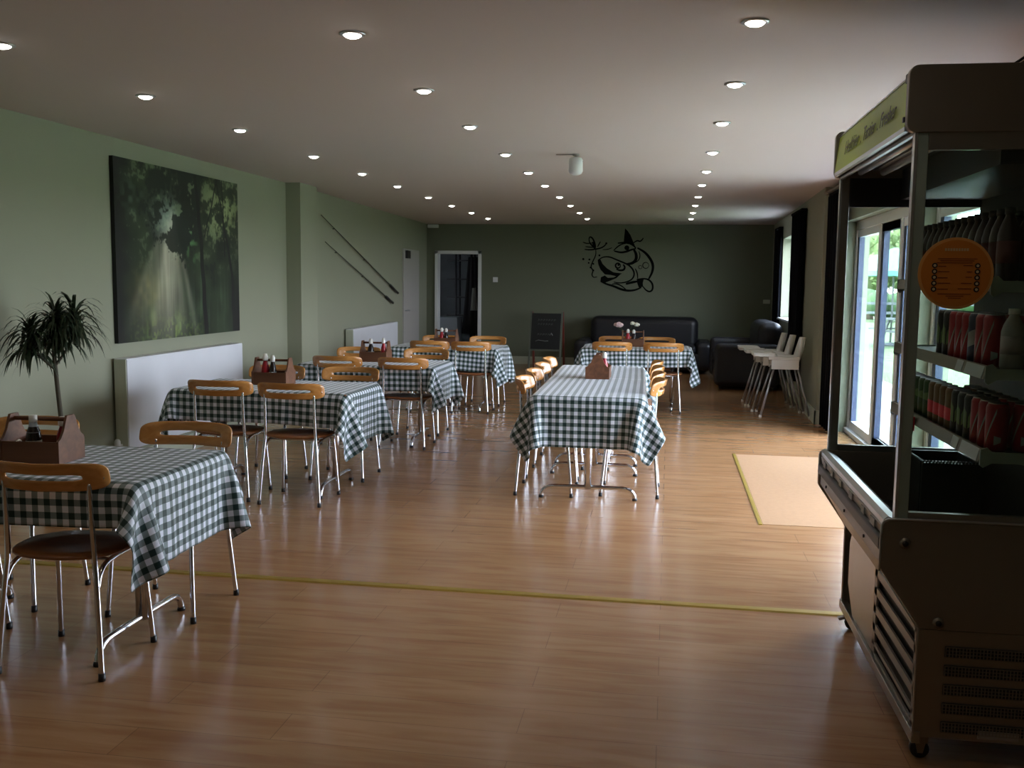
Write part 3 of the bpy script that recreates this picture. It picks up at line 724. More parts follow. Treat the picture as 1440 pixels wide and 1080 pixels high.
for (cx_, cy_, cz_, cnt) in ((-.03, .02, 1.13, 230), (-.13, -.08, 1.06, 110), (.07, .06, 1.16, 110)):
    for k in range(cnt):
        az = RL.uniform(0, 2*PI); el = RL.uniform(-.2, 1.45); L = RL.uniform(.18, .29); wd = RL.uniform(.008, .014)
        p = Vector((cx_, cy_, cz_+RL.uniform(-.06, .12))); d = Vector((math.cos(az)*math.cos(el), math.sin(az)*math.cos(el), math.sin(el)))
        side = d.cross(Vector((0, 0, 1))); side = side.normalized() if side.length > .05 else Vector((1, 0, 0)); vs = []
        for i in range(7):
            q = i/6; ww = wd*(1-q**2)*(.5+1.2*min(q*2, 1)*.5) if i < 6 else .0005
            vs += [p-side*ww, p+side*ww]; p = p+d*(L/6); d = (d+Vector((0, 0, -.36-.2*q))).normalized()
            if p.x < -.39: p.x = -.39
        lf.add(vs, [(2*i, 2*i+1, 2*i+3, 2*i+2) for i in range(6)], True)
lf.build('leaves', M['leaf'], pl, fix=False)

# ------------------------------------------------------------------ back of the room
def wall_decal():
    def W(x, y):
        px = 810+x/9.817; py = 310+y/9.817
        return (-1.566+(px-819)*.0126+(py-335)*.0003, 2.285-(py-335)*.01256)
    b = MB()
    def stroke(pts, w):
        P = [Vector(W(*p)) for p in pts]; P = [Vector((p.x, p.y)) for p in P]
        for _ in range(3):
            Q = [P[0]]
            for i in range(len(P)-1): Q += [P[i].lerp(P[i+1], .25), P[i].lerp(P[i+1], .75)]
            P = Q+[P[-1]]
        w = w/9.817*.0126; n = len(P); vs = []
        for i in range(n):
            d = (P[min(i+1, n-1)]-P[max(i-1, 0)]).normalized(); nn = Vector((-d.y, d.x)); t = i/(n-1); ww = w*1.45*(.5+.5*math.sin(PI*min(max(t, .04), .96)))
            for off, yy in ((1, 17.394), (-1, 17.394), (-1, 17.3995), (1, 17.3995)):
                q = P[i]+nn*ww*off; vs.append((q.x, yy, q.y))
        fs = [(i*4+a, i*4+(a+1) % 4, (i+1)*4+(a+1) % 4, (i+1)*4+a) for i in range(n-1) for a in range(4)]+[(0, 1, 2, 3), tuple((n-1)*4+a for a in (3, 2, 1, 0))]
        b.add(vs, fs)
    def fill(pts): b.prism([W(*p) for p in pts], 17.394, 17.3995, 'y')
    def circ(x, y, r, n=16): return [(x+r*math.cos(2*PI*k/n), y+r*math.sin(2*PI*k/n)) for k in range(n)]
    stroke([(310, 545), (380, 500), (470, 500), (560, 540), (650, 575), (730, 610), (790, 670), (812, 740), (780, 810), (700, 850), (600, 865), (525, 850)], 8)
    fill([(300, 545), (335, 530), (370, 600), (430, 660), (520, 715), (640, 730), (560, 770), (480, 752), (400, 745), (340, 680), (310, 610)])
    fill([(345, 785), (400, 760), (440, 792), (520, 787), (625, 735), (560, 795), (480, 830), (400, 862), (338, 842)])
    stroke(circ(582, 622, 34)+[(616, 622)], 8); fill(circ(590, 612, 15)); stroke([(560, 670), (610, 690), (665, 680), (680, 640), (655, 605)], 10)
    stroke([(340, 840), (420, 880), (520, 905), (620, 950), (720, 970), (820, 960), (905, 920)], 11)
    fill([(840, 812), (890, 798), (940, 800), (925, 860), (930, 910), (870, 922), (850, 870)])
    stroke([(840, 812), (930, 795), (1010, 810), (1062, 870), (1062, 950), (1020, 982), (970, 960), (925, 905)], 9)
    stroke([(690, 875), (780, 850), (850, 838)], 12); stroke([(500, 880), (560, 870), (640, 905), (700, 960)], 6)
    stroke([(850, 375), (950, 430), (1020, 510), (1066, 600), (1060, 700), (1005, 805)], 13)
    stroke([(700, 600), (780, 590), (835, 540), (835, 460), (800, 395)], 15); stroke([(870, 420), (890, 480), (870, 545), (820, 580)], 5)
    stroke([(820, 660), (850, 720), (855, 800)], 6); stroke([(520, 415), (570, 365), (630, 325), (700, 312)], 6); stroke([(530, 420), (620, 442), (700, 428), (760, 402), (830, 385)], 10)
    fill(circ(705, 375, 34)); fill([(680, 108), (715, 140), (755, 200), (782, 265), (830, 380), (760, 335), (700, 312), (662, 292)])
    stroke([(580, 312), (680, 300), (780, 322), (830, 380)], 9); stroke([(790, 310), (850, 270), (890, 292), (932, 240)], 7); stroke(circ(965, 615, 42)+[(1007, 615)], 4); stroke(circ(890, 640, 24)+[(914, 640)], 3)
    stroke([(180, 262), (190, 222), (230, 240), (265, 320), (268, 392), (228, 352), (190, 310), (180, 262)], 8); fill([(222, 290), (252, 300), (270, 392), (232, 355)])
    stroke([(95, 300), (150, 320), (230, 310)], 5); stroke([(120, 400), (190, 407), (270, 397), (370, 375), (435, 308)], 7); stroke([(130, 362), (240, 372)], 5); stroke([(300, 362), (340, 290)], 5); stroke([(370, 402), (440, 400), (500, 375)], 4)
    stroke([(275, 400), (277, 480), (230, 570), (200, 650), (242, 690), (215, 750), (240, 792), (292, 780)], 6)
    for (x, y, r) in ((325, 482, 14), (100, 535, 16), (185, 540, 14), (175, 587, 12), (240, 600, 13), (240, 690, 13), (200, 652, 12), (420, 315, 14)): fill(circ(x, y, r, 10))
    tag(b.build('wall_decal', M['mural'], fix=False), 'black line-art leaping fish and dragonfly decal on the back wall', 'wall art')
wall_decal()
def rbox(x0, x1, y0, y1, z0, z1, name, m, parent, bev=.05, seg=4):
    return MB().box(x0, x1, y0, y1, z0, z1).build(name, m, parent, bevel=bev, seg=seg)
sf = thing('sofa', 'long black leather sofa against the back wall under the fish decal', 'sofa', (-.42, 16.7, 0))
rbox(-.98, .98, -.50, .45, .06, .34, 'base', M['sofa'], sf, .04); rbox(-.93, .93, .16, .62, .30, .92, 'backrest', M['sofa'], sf, .13, 5)
for s in (-1, 1): rbox(s*1.02-.13, s*1.02+.13, -.52, .55, .05, .54, 'arm', M['sofa'], sf, .10, 5)
for s in (-1, 0, 1): rbox(s*.59-.29, s*.59+.29, -.50, .20, .33, .47, 'seat_cushion', M['sofa'], sf, .05)
for s in (-1, 1):
    for y in (-.42, .48): MB().lathe([(.025, 0), (.03, .07)], 12, (s*.9, y, 0)).build('foot', M['black'], sf)
sf = thing('sofa', 'black leather two-seat sofa against the right wall behind the white high chairs', 'sofa', (1.16, 14.85, 0), -HP)
# local: x runs along the wall, +y points at the wall
for ch in []: pass
sf.rotation_euler = (0, 0, -HP)
rbox(-.85, .85, -.46, .40, .06, .36, 'base', M['sofa'], sf, .04); rbox(-.78, .78, .10, .46, .30, .96, 'backrest', M['sofa'], sf, .14, 5)
for s in (-1, 1): rbox(s*.84-.12, s*.84+.12, -.50, .40, .05, .66, 'arm', M['sofa'], sf, .08, 5)
for s in (-1, 1): rbox(s*.36-.35, s*.36+.35, -.48, .14, .35, .50, 'seat_cushion', M['sofa'], sf, .05)
for s in (-1, 1):
    for y in (-.40, .36): MB().lathe([(.025, 0), (.03, .07)], 12, (s*.8, y, 0)).build('foot', M['black'], sf)
# A-frame chalkboard
ab = thing('a_frame_chalkboard', 'black A-frame chalkboard with faint chalk writing by the back wall', 'sign', (-2.04, 16.3, 0), -.06)
def leanY(z, s): return s*(.03+(1.0-z)*.22)
fb = MB()
for x in (-.28, .25): fb.prism([(leanY(0, -1)-.012, 0), (leanY(0, -1)+.012, 0), (leanY(1, -1)+.012, 1.0), (leanY(1, -1)-.012, 1.0)], x, x+.03, 'x')
fb.prism([(leanY(.36, -1)-.012, .34), (leanY(.36, -1)+.012, .34), (leanY(.38, -1)+.012, .37), (leanY(.38, -1)-.012, .37)], -.26, .26, 'x')
fb.build('front_frame', M['boardframe'], ab)
MB().prism([(leanY(.37, -1)-.016, .37), (leanY(.37, -1), .37), (leanY(.97, -1), .97), (leanY(.97, -1)-.016, .97)], -.25, .25, 'x').build('writing_board', M['board'], ab)
rb = MB()
for x in (-.28, .25): rb.prism([(leanY(.2, 1)-.012, .0), (leanY(0, 1)+.012, 0), (leanY(1, 1)+.012, 1.0), (leanY(1, 1)-.012, 1.0)], x, x+.03, 'x')
rb.build('rear_frame', M['redwood'], ab)
ck = MB()
def cst(pts, r=.004): ck.tube([(x, leanY(z, -1)-.018, z) for x, z in pts], r, 5)
RK = random.Random(3)
for (z, n_) in ((.84, 7), (.77, 6), (.60, 6)):
    for i in range(n_):
        x = -.14+i*.045; cst([(x, z), (x+.012, z+.035), (x+.02, z+.01), (x+.03, z+.03)], .002)
cst([(-.17, .50), (-.12, .52), (0, .505), (.05, .51)], .005); cst([(.07, .60), (.10, .64), (.12, .60)], .008)
ck.build('chalk_writing', M['chalk'], ab)
# small wall fittings
t = tag(MB().box(-4.40, -4.20, 17.33, 17.399, 2.46, 2.52).build('wall_light_box', M['white'], bevel=.008), 'small white box high in the back left corner beside the doorway', 'box')
t = thing('light_switch', 'white switch plate on the back wall right of the doorway', 'switch', (-3.14, 17.399, 1.53))
MB().box(-.045, .045, -.012, 0, -.045, .045).build('plate', M['white'], t, bevel=.004); MB().box(-.012, .012, -.018, -.012, -.02, .02).build('rocker', M['white'], t, bevel=.002)
t = thing('wall_socket', 'small pale socket on the back wall in the right-hand corner', 'socket', (1.68, 17.399, 1.2))
MB().box(-.06, .06, -.010, 0, -.035, .035).build('plate', M['skirt'], t, bevel=.004); MB().box(-.04, -.02, -.014, -.01, -.012, .012).build('switch', M['skirt'], t)
# store room contents
t = thing('metal_rack', 'black metal shelving rack inside the dark store room doorway', 'rack', (-3.98, 18.4, 0))
for x in (-.12, .18):
    for y in (0, .35): MB().tube([(x, y, 0), (x, y, 2.05)], .022, 8).build('upright', M['black'], t)
for z in (1.88, 1.52, 1.17, .82): MB().box(-.30, .36, -.01, .38, z, z+.025).build('shelf', M['black'], t)
t = tag(MB().box(-4.38, -3.92, 17.72, 18.2, 0, .82).build('cabinet', M['cabinet'], bevel=.01), 'pale grey low cabinet inside the store room doorway', 'cabinet')
def drapecloth(name, x, y, z0, z1, wt, wb, m, parent):
    b = MB(); b.grid(lambda u, v: (x+(u-.5)*(wt+(wb-wt)*v)+.0, y-.02*math.sin(u*19)*(.3+v)-.03*math.sin(PI*u), z1+(z0-z1)*v), 24, 10)
    b.grid(lambda u, v: (x+(u-.5)*(wt+(wb-wt)*v), y+.05+.02*math.sin(u*17), z1+(z0-z1)*v), 24, 10)
    return b.build(name, m, parent, solid=.006)
t = thing('hanging_coat', 'black coat hanging in the store room on the right of the doorway', 'coat', (-3.68, 18.0, .5))
drapecloth('coat_body', 0, 0, 0, 1.45, .18, .42, M['cloth_dark'], t); MB().tube([(0, .02, 1.43), (0, .02, 1.52), (.03, .02, 1.54)], .006, 6, 1).build('hook', M['steel'], t)
t = thing('hanging_apron', 'pale grey cloth hanging in front of the black coat in the store room', 'cloth', (-3.63, 17.85, .95))
drapecloth('apron_body', 0, 0, 0, .42, .06, .12, M['cloth_grey'], t)

# rear window curtains, door curtain and pole
def curtain(name, lab, cx, y0, y1, z0, z1, amp=.035, nf=6):
    o = thing(name, lab, 'curtain', (cx(y0) if callable(cx) else cx, (y0+y1)/2, z0))
    X0 = o.location.x; Y0 = o.location.y
    f = lambda y: (cx(y) if callable(cx) else cx)-X0
    MB().grid(lambda u, v: (f(y0+(y1-y0)*u)+amp*math.sin(u*nf*2*PI)*(.7+.3*v), y0+(y1-y0)*u-Y0, (z1-z0)*v), nf*14, 8).build('curtain_fabric', M['curtain'], o, solid=.006)
    hd = MB(); hd.box(min(f(y0), f(y1))-.02, max(f(y0), f(y1))+.02, y0-Y0, y1-Y0, z1-z0, z1-z0+.03); hd.build('heading_tape', M['curtain'], o)
curtain('window_curtain', 'black curtain on the far side of the small right-hand window', lambda y: rwx(y)-.045, 15.5, 16.2, .3, 2.36, nf=5)
curtain('window_curtain', 'black curtain on the near side of the small right-hand window', lambda y: rwx(y)-.055, 12.3, 13.35, .3, 2.40, nf=6)
curtain('door_curtain', 'full-length black curtain bunched at the far end of the glazed doors', 1.645, 9.95, 10.66, .012, 2.42, nf=5, amp=.03)
t = thing('curtain_pole', 'dark curtain pole with rounded finial above the glazed doors', 'curtain pole', (1.62, 7.6, 2.475))
MB().tube([(0, -3.0, 0), (0, 3.1, 0)], .016, 12).build('pole', M['steeldark'], t); fn = MB(); sph(fn, (0, 3.15, 0), .032); fn.build('finial', M['steeldark'], t)
for y in (-2.8, 0, 3.0): MB().box(-.01, .119, y-.01, y+.01, -.012, .012).build('bracket', M['steeldark'], t)
t = thing('wall_heater', 'white box unit fixed above the glazed doors', 'heater', (1.739, 8.1, 2.2))
MB().box(-.09, 0, -.40, .40, 0, .19).build('casing', M['white'], t, bevel=.01); MB().box(-.094, -.088, -.34, .34, .015, .05).build('vent', M['greypanel'], t)

# ------------------------------------------------------------------ ceiling downlights
LY = [4.0198, 5.2229, 6.4523, 7.8647, 9.1645, 10.3929, 11.7808, 13.0824, 14.4271, 15.7504]
M['lamp'] = mat('lamp_lens', (.9, .9, .9), .4, emit=(1, .98, .9), es=24)
l0 = thing('ceiling_downlight', 'x', 'downlight')
MB().lathe([(.038, -.001), (.055, -.001), (.056, -.006), (.040, -.010), (.036, -.004)], 28).build('bezel', M['steellight'], l0)
lens = MB(); sph(lens, (0, 0, -.002), .040, 20, 8, (1, 1, .5)); lens.build('lens', M['lamp'], l0)
lb = bpy.data.lights.new('bulb', 'SPOT'); lb.energy = 6; lb.color = (1, .84, .64); lb.spot_size = 2.0; lb.spot_blend = 1; lb.shadow_soft_size = .03
lbo = bpy.data.objects.new('bulb', lb); COL.objects.link(lbo); lbo.parent = l0; lbo.location = (0, 0, -.02)
first = True
for (nm, x) in (('left', -2.979), ('middle', -1.347), ('right', .303)):
    for k, y in enumerate(LY):
        o = l0 if first else copy_tree(l0); first = False
        o.location = (x, y, H)
        tag(o, 'round recessed downlight, %s from the camera in the %s ceiling row' % (nth(k), nm), 'downlight', 'recessed ceiling downlights')
for x in (-2.979, -1.347, .303):
    for k, y in enumerate((2.8, 1.55, .3, -.95)):
        if y > 2 and x > -3: pass
        o = copy_tree(l0); o.location = (x, y, H)
        tag(o, 'recessed downlight above or behind the viewer, %s of its four, %s row' % (nth(3-k), {-2.979: 'left', -1.347: 'middle', .303: 'right'}[x]), 'downlight', 'downlights behind the viewer')
t = thing('ceiling_sensor', 'white capsule-shaped sensor hanging from the ceiling between the light rows', 'sensor', (-.779, 7.93, H))
MB().lathe([(.028, 0), (.028, -.012), (.012, -.016), (.012, -.03)], 20).build('mount', M['steel'], t)
sb = MB(); sb.lathe([(.012, -.022), (.045, -.028), (.056, -.045), (.058, -.135), (.048, -.155), (.025, -.165), (.002, -.168)], 28); sb.build('housing', M['white'], t)
MB().box(.03, .062, -.005, .005, -.062, -.056).build('slot', M['greypanel'], t)
MB().box(-.16, 0, -.004, .004, -.006, -.0005).build('ceiling_cable', M['greypanel'], t)

# ------------------------------------------------------------------ high chairs
def highchair(lab, x, y, first=None):
    t = thing('high_chair', lab, 'high chair', (x, y, 0), 0, 'white high chairs')
    # faces -x ; back rises at +x
    sh = MB(); sec = [(-.17, .60, .125), (-.10, .565, .15), (.03, .56, .16), (.13, .58, .16), (.17, .66, .155), (.20, .78, .14), (.225, .905, .07)]
    def shell(off):
        vs = []
        for (sx, sz, hw) in sec:
            for k in range(9):
                q = k/8*2-1; rise = .10*abs(q)**4 if sx < .12 else 0; fwd = -.06*abs(q)**3 if sx >= .12 else 0
                vs.append((sx+fwd+off*(0 if sx < .15 else .012), hw*q, sz+rise-off*(.012 if sx < .15 else 0)))
        return vs
    fs = [(i*9+k, (i+1)*9+k, (i+1)*9+k+1, i*9+k+1) for i in range(len(sec)-1) for k in range(8)]
    sh.add(shell(0), fs, True); so = sh.build('seat_shell', M['hc'], t, solid=.008)
    for s in (-1, 1):
        MB().box(-.20, .15, s*.165-.02, s*.165+.02, .655, .69).build('armrest', M['hc'], t, bevel=.008)
        MB().box(-.16, .14, s*.163-.008, s*.163+.008, .545, .67).build('side_panel', M['hc'], t, bevel=.004)
    MB().prism(arc_rect(-.36, -.10, -.19, .19, .05), .688, .716, 'z').build('tray', M['hc'], t, bevel=.004)
    rm = MB(); rr = arc_rect(-.36, -.12, -.19, .19, .05); rm.tube([(p[0], p[1], .722) for p in rr+[rr[0]]], .009, 6); rm.build('tray_rim', M['hc'], t)
    for sx, tx in ((-1, -.12), (1, .12)):
        for s in (-1, 1):
            MB().tube([(tx, s*.14, .60), (sx*.27, s*.245, .012)], .0125, 10).build('leg', M['hcleg'], t)
            sk = MB(); sk.lathe([(.016, 0), (.017, .012), (.014, .03)], 10, (sx*.271, s*.2455, 0)); sk.build('foot_cap', M['hc'], t)
            MB().tube([(tx*.93, s*.132, .645), (tx*1.05, s*.147, .57)], .022, 10).build('leg_socket', M['hc'], t)
    return t
highchair('white high chair with steel legs, nearest of the group by the right wall', 1.325, 11.38)
highchair('white high chair with steel legs, middle one of the group by the right wall', 1.275, 11.86)
highchair('white high chair with steel legs, furthest of the group beside the black sofa', 1.235, 12.36)

# ------------------------------------------------------------------ display fridge
Y0, Y1 = 3.05, 4.35; fx = (1.07, 3.70)
FR = thing('display_fridge', 'tall open-fronted steel drinks chiller with lime sign at the right edge', 'fridge', (1.07, 3.70, 0))
def FB(): return MB()
def part(mb, name, m, parent=FR, **k):
    mb.v = [(x-1.07, y-3.70, z) if parent is FR or True else (x, y, z) for x, y, z in mb.v]
    o = mb.build(name, m, parent, **k); return o
XB = 1.46
body = [(.690, .785), (.676, .778), (.668, .762), (.668, .632), (.678, .615), (.782, .462), (.790, .445), (XB, .445), (XB, .785)]
lower = [(.790, .445), (.792, .095), (XB, .095), (XB, .445)]
for (a, c, lab) in ((Y0, Y0+.03, 'near'), (Y1-.03, Y1, 'far')):
    sp_ = part(MB().prism(body, a, c, 'y'), 'side_panel', M['steeldark'], bevel=.004)
    part(MB().prism(lower, a+.004, c-.002, 'y'), 'plinth_side_panel', M['steel' if lab == 'near' else 'steeldark'], bevel=.003)
# trim line and screws on near side
tr_ = MB(); tr_.tube([(.664, Y0-.002, .625), (.664, Y0-.002, .765), (.672, Y0-.002, .782), (.69, Y0-.002, .79), (XB, Y0-.002, .79)], .004, 6, 1); part(tr_, 'edge_trim', M['steellight'])
tr_ = MB(); tr_.tube([(.666, Y0-.002, .625), (.786, Y0-.002, .448), (.79, Y0-.002, .10)], .003, 6); part(tr_, 'edge_trim', M['steellight'])
for (x, z) in ((.735, .715), (.845, .470)):
    part(MB().lathe([(.017, .0), (.017, .006), (.011, .009)], 18, (x, Y0-.009, z), axis='y'), 'bumper_cap', M['steeldark'])
    part(MB().lathe([(.009, 0), (.009, .003)], 14, (x, Y0-.012, z), axis='y'), 'cap_hole', M['black'])
# perforated vents on the near side plinth
for k in range(5):
    z = .395-k*.0605
    v = part(MB().box(.872, 1.40, Y0-.001, Y0+.006, z-.034, z), 'vent', M['black'])
    g = MB()
    for i in range(53): g.box(.872+i*.01, .8745+i*.01, Y0-.004, Y0-.001, z-.034, z)
    for j in range(4): g.box(.872, 1.40, Y0-.0035, Y0-.001, z-.034+j*.0105, z-.032+j*.0105)
    part(g, 'vent_mesh', M['steeldark'], v)
part(MB().box(.98, 1.10, Y0-.003, Y0+.002, .108, .135), 'rating_plate', M['greypanel'], bevel=.001)
# front bumper assembly (faces -x)
part(MB().prism([(.676, .778), (.690, .790), (.735, .768), (.735, .752), (.69, .765), (.676, .76)], Y0+.03, Y1-.03, 'y'), 'top_rail', M['steellight'])
part(MB().prism([(.672, .758), (.678, .760), (.684, .728), (.678, .726)], Y0+.035, Y1-.05, 'y'), 'price_strip', M['greypanel'])
for (y, L_) in ((3.17, .07), (3.34, .05), (3.56, .06), (3.78, .05), (3.97, .05), (4.15, .06)):
    part(MB().box(.668, .672, y, y+L_, .731, .755), 'price_ticket', M['pale'])
part(MB().prism(arc_rect(.664, .70, .678, .728, .012), Y0+.03, Y1-.03, 'y'), 'bumper', M['black'])
part(MB().box(.676, .70, Y0+.03, Y1-.03, .632, .680), 'lower_rail', M['greypanel'], bevel=.003)
for y in (3.35, 3.72, 4.15): part(MB().lathe([(.006, -.004), (.006, .002)], 12, (.675, y, .655), axis='x'), 'bolt', M['black'])
part(MB().prism([(.680, .632), (.70, .632), (.80, .465), (.788, .455)], Y0+.03, Y1-.03, 'y'), 'sloping_skirt', M['greypanel'])
# front lower panels
lp = MB()
slots = [(.415, .375), (.345, .305), (.275, .235), (.205, .165), (.15, .125)]
zs = [.455]+[z for s in slots for z in s]+[.10]
for i in range(0, len(zs), 2): lp.box(.798, .806, Y0+.03, 3.72, zs[i+1], zs[i])
lp.box(.798, .806, Y0+.03, Y0+.07, .10, .455); lp.box(.798, .806, 3.68, 3.72, .10, .455)
part(lp, 'louvred_panel', M['greypanel'])
part(MB().box(.815, .82, Y0+.04, 3.70, .10, .45), 'filter_screen', M['black'])
part(MB().prism([(3.72, .455), (4.20, .455), (4.24, .40), (4.24, .22), (4.10, .10), (3.72, .10)], .798, .808, 'x'), 'access_panel', M['steel'], bevel=.003)
part(MB().box(.83, .84, 3.72, 4.32, .10, .455), 'inner_bulkhead', M['black'])
part(MB().box(.786, .815, Y0, Y1, .075, .115), 'base_rail', M['steel'], bevel=.003)
part(MB().box(.815, XB, Y0+.03, Y1-.03, .085, .10), 'base_plate', M['steeldark'])
for (x, y) in ((.83, 3.12), (.83, 4.28), (1.38, 3.12), (1.38, 4.28)):
    cs = MB(); cs.box(x-.022, x+.022, y-.02, y+.02, .055, .08); cs.prism([(x-.02, .075), (x+.02, .075), (x+.008, .02), (x-.008, .02)], y-.017, y-.013, 'y'); cs.prism([(x-.02, .075), (x+.02, .075), (x+.008, .02), (x-.008, .02)], y+.013, y+.017, 'y')
    c_ = part(cs, 'caster', M['steeldark']); part(MB().lathe([(.028, -.011), (.03, -.008), (.03, .008), (.028, .011)], 18, (x, y, .03), axis='y'), 'wheel', M['black'], c_)
    if y > 4 and x < 1: part(MB().prism([(x-.06, .05), (x-.03, .06), (x-.02, .05), (x-.055, .04)], y-.012, y+.012, 'y'), 'brake_lever', M['steel'], c_)
# well, back, frame
part(MB().box(.735, XB-.03, Y0+.03, Y1-.03, .56, .575), 'well_floor', M['inner'])
part(MB().box(.735, .745, Y0+.03, Y1-.03, .575, .765), 'well_front', M['inner'])
part(MB().box(1.27, XB, Y0+.012, Y1-.012, .575, 1.95), 'back_panel', M['inner'])
for y in (Y0+.005, Y1-.030):
    part(MB().box(.708, .742, y, y+.025, .785, 1.95), 'corner_post', M['bracket' if y < 4 else 'steel'], bevel=.003)
    part(MB().box(.742, 1.27, y+.008, y+.014, .80, 1.93), 'side_glass', M['fglass'])
    part(MB().box(.742, XB, y, y+.024, .785, .81), 'glass_rail', M['steel'])
    part(MB().box(.742, XB, y, y+.024, 1.90 if y < 4 else 1.83, 1.95), 'glass_rail', M['steel' if y < 4 else 'inner'])
    part(MB().box(.702, .71, y-.002, y+.027, .785, 1.95), 'post_trim', M['steellight'])
# canopy
cp = arc_rect(.676, XB, 1.95, 2.145, .028)
for (a, c) in ((Y0, Y0+.03), (Y1-.03, Y1)): part(MB().prism(cp, a, c, 'y'), 'canopy_end', M['steeldark'], bevel=.003)
part(MB().box(.72, XB, Y0+.03, Y1-.03, 2.125, 2.14), 'canopy_top', M['steel'])
part(MB().box(.70, XB, Y0+.03, Y1-.03, 1.985, 1.995), 'canopy_underside', M['inner'])
part(MB().box(.95, 1.27, Y0+.03, Y1-.03, 1.86, 1.985), 'air_duct', M['inner'])
sg = part(MB().prism([(.676, 1.972), (.684, 1.972), (.700, 2.118), (.692, 2.118)], Y0+.032, Y1-.032, 'y'), 'lime_sign_panel', M['lime'])
part(MB().prism([(.688, 2.118), (.70, 2.118), (.725, 2.142), (.713, 2.146)], Y0+.03, Y1-.03, 'y'), 'canopy_trim', M['steellight'])
part(MB().box(.676, .69, Y0+.03, Y1-.03, 1.957, 1.972), 'lower_trim', M['steellight'])
part(MB().box(.700, .712, Y0+.03, Y1-.03, 1.945, 1.955), 'lower_trim', M['steellight'])
for (x, r_) in ((.77, .012), (.86, .014)):
    part(MB().tube([(x, Y0+.05, 1.967), (x, Y1-.10, 1.967)], r_, 12), 'lamp_tube', M['steellight'])
    part(MB().box(x-.03, x+.03, Y0+.03, Y1-.03, 1.979, 1.986), 'lamp_holder', M['steel'])
for y in (3.20, 4.28): part(MB().lathe([(.03, 0), (.028, .018), (.015, .028), (.001, .03)], 16, (.80, y, 2.14)), 'top_knob', M['steeldark'])
part(MB().box(.677, .69, Y0+.03, Y0+.05, 2.10, 2.125), 'sign_clip', M['black']); part(MB().box(.672, .68, Y0+.03, Y0+.045, 1.985, 2.0), 'sign_clip', M['black'])
for body_, yy in (('Healthier', 3.965), ('.', 3.775), ('Tastier', 3.635), ('.', 3.485), ('Fresher', 3.335)):
    mt = Matrix.Translation((.6795-1.07, yy-3.70, 2.045)) @ Matrix.Rotation(-HP, 4, 'Z') @ Matrix.Rotation(HP-math.atan2(.016, .146), 4, 'X')
    textmesh('sign_word' if len(body_) > 1 else 'sign_dot', body_, .075, M['limetext'], sg, mt)
# shelves
SH = [1.515, 1.25, .995]
for zi, z in enumerate(SH):
    s = part(MB().box(.965, 1.27, Y0+.05, Y1-.05, z-.012, z), 'shelf', M['shelf'])
    part(MB().prism([(.957, z+.012), (.965, z+.012), (.955, z-.028), (.947, z-.028)], Y0+.05, Y1-.05, 'y'), 'price_rail', M['steeldark'], s)
    for (ya, yb) in ((3.12, 3.30), (3.33, 3.40)):
        part(MB().prism([(.955, z+.010), (.957, z+.010), (.947, z-.028), (.945, z-.028)], ya, yb, 'y'), 'ticket_holder', M['steellight'], s)
    for y in (Y0+.044, Y1-.050):
        part(MB().prism([(.95, z+.012), (.97, z+.018), (.985, z+.004), (1.27, z+.004), (1.27, z-.06), (1.06, z-.03), (.985, z-.03), (.96, z-.045), (.95, z-.036)], y, y+.006, 'y'), 'shelf_bracket', M['bracket'], s)
for (z, y) in ((1.25, 4.02), (.995, 3.87)):
    part(MB().box(.938, .946, y, y+.05, z-.05, z+.005), 'price_clip', M['redplastic'], bevel=.002)
# round orange notice fixed to the side glass
nd = thing('round_notice', 'orange round printed notice stuck on the near glass end of the fridge', 'notice', (.836, Y0+.004, 1.539))
def disc(mb, r, y0, y1, c=(0, 0)): return mb.lathe([(r, y0), (r, y1)], 48, (c[0], 0, c[1]), False, 'y')
disc(MB(), .106, -.004, 0).build('disc_rim', M['orangerim'], nd); disc(MB(), .098, -.0055, -.003).build('disc_face', M['orange'], nd)
ink = MB()
for (z, x0, x1) in ((.042, -.052, .058), (.036, -.045, .05), (.030, -.055, .045), (.020, -.05, -.028), (.022, .02, .046), (.004, -.05, -.018), (.004, .03, .046), (-.014, -.05, -.022), (-.012, .028, .046), (-.030, -.05, -.014), (-.030, .016, .046), (-.048, -.05, -.02), (-.046, .008, .046), (-.062, -.048, .045), (-.068, -.025, .025), (-.074, -.018, .018)): ink.box(x0, x1, -.0062, -.0054, z, z+.0022)
ink.build('printed_lines', M['discink'], nd)
hd = MB()
for i in range(9): hd.box(-.034+i*.0076, -.0286+i*.0076, -.0064, -.0054, .066, .074)
hd.build('pale_heading', M['discpale'], nd)
for s in (-1, 1):
    for k in range(5):
        ic = MB().lathe([(.0078, -.0068), (.0078, -.0054)], 14, (s*.060, 0, .023-k*.0175), False, 'y').build('icon', M['board'], nd)
        MB().lathe([(.0042, -.0075), (.0042, -.0066)], 10, (s*.060, 0, .023-k*.0175), False, 'y').build('icon_mark', M['discpale'], ic)
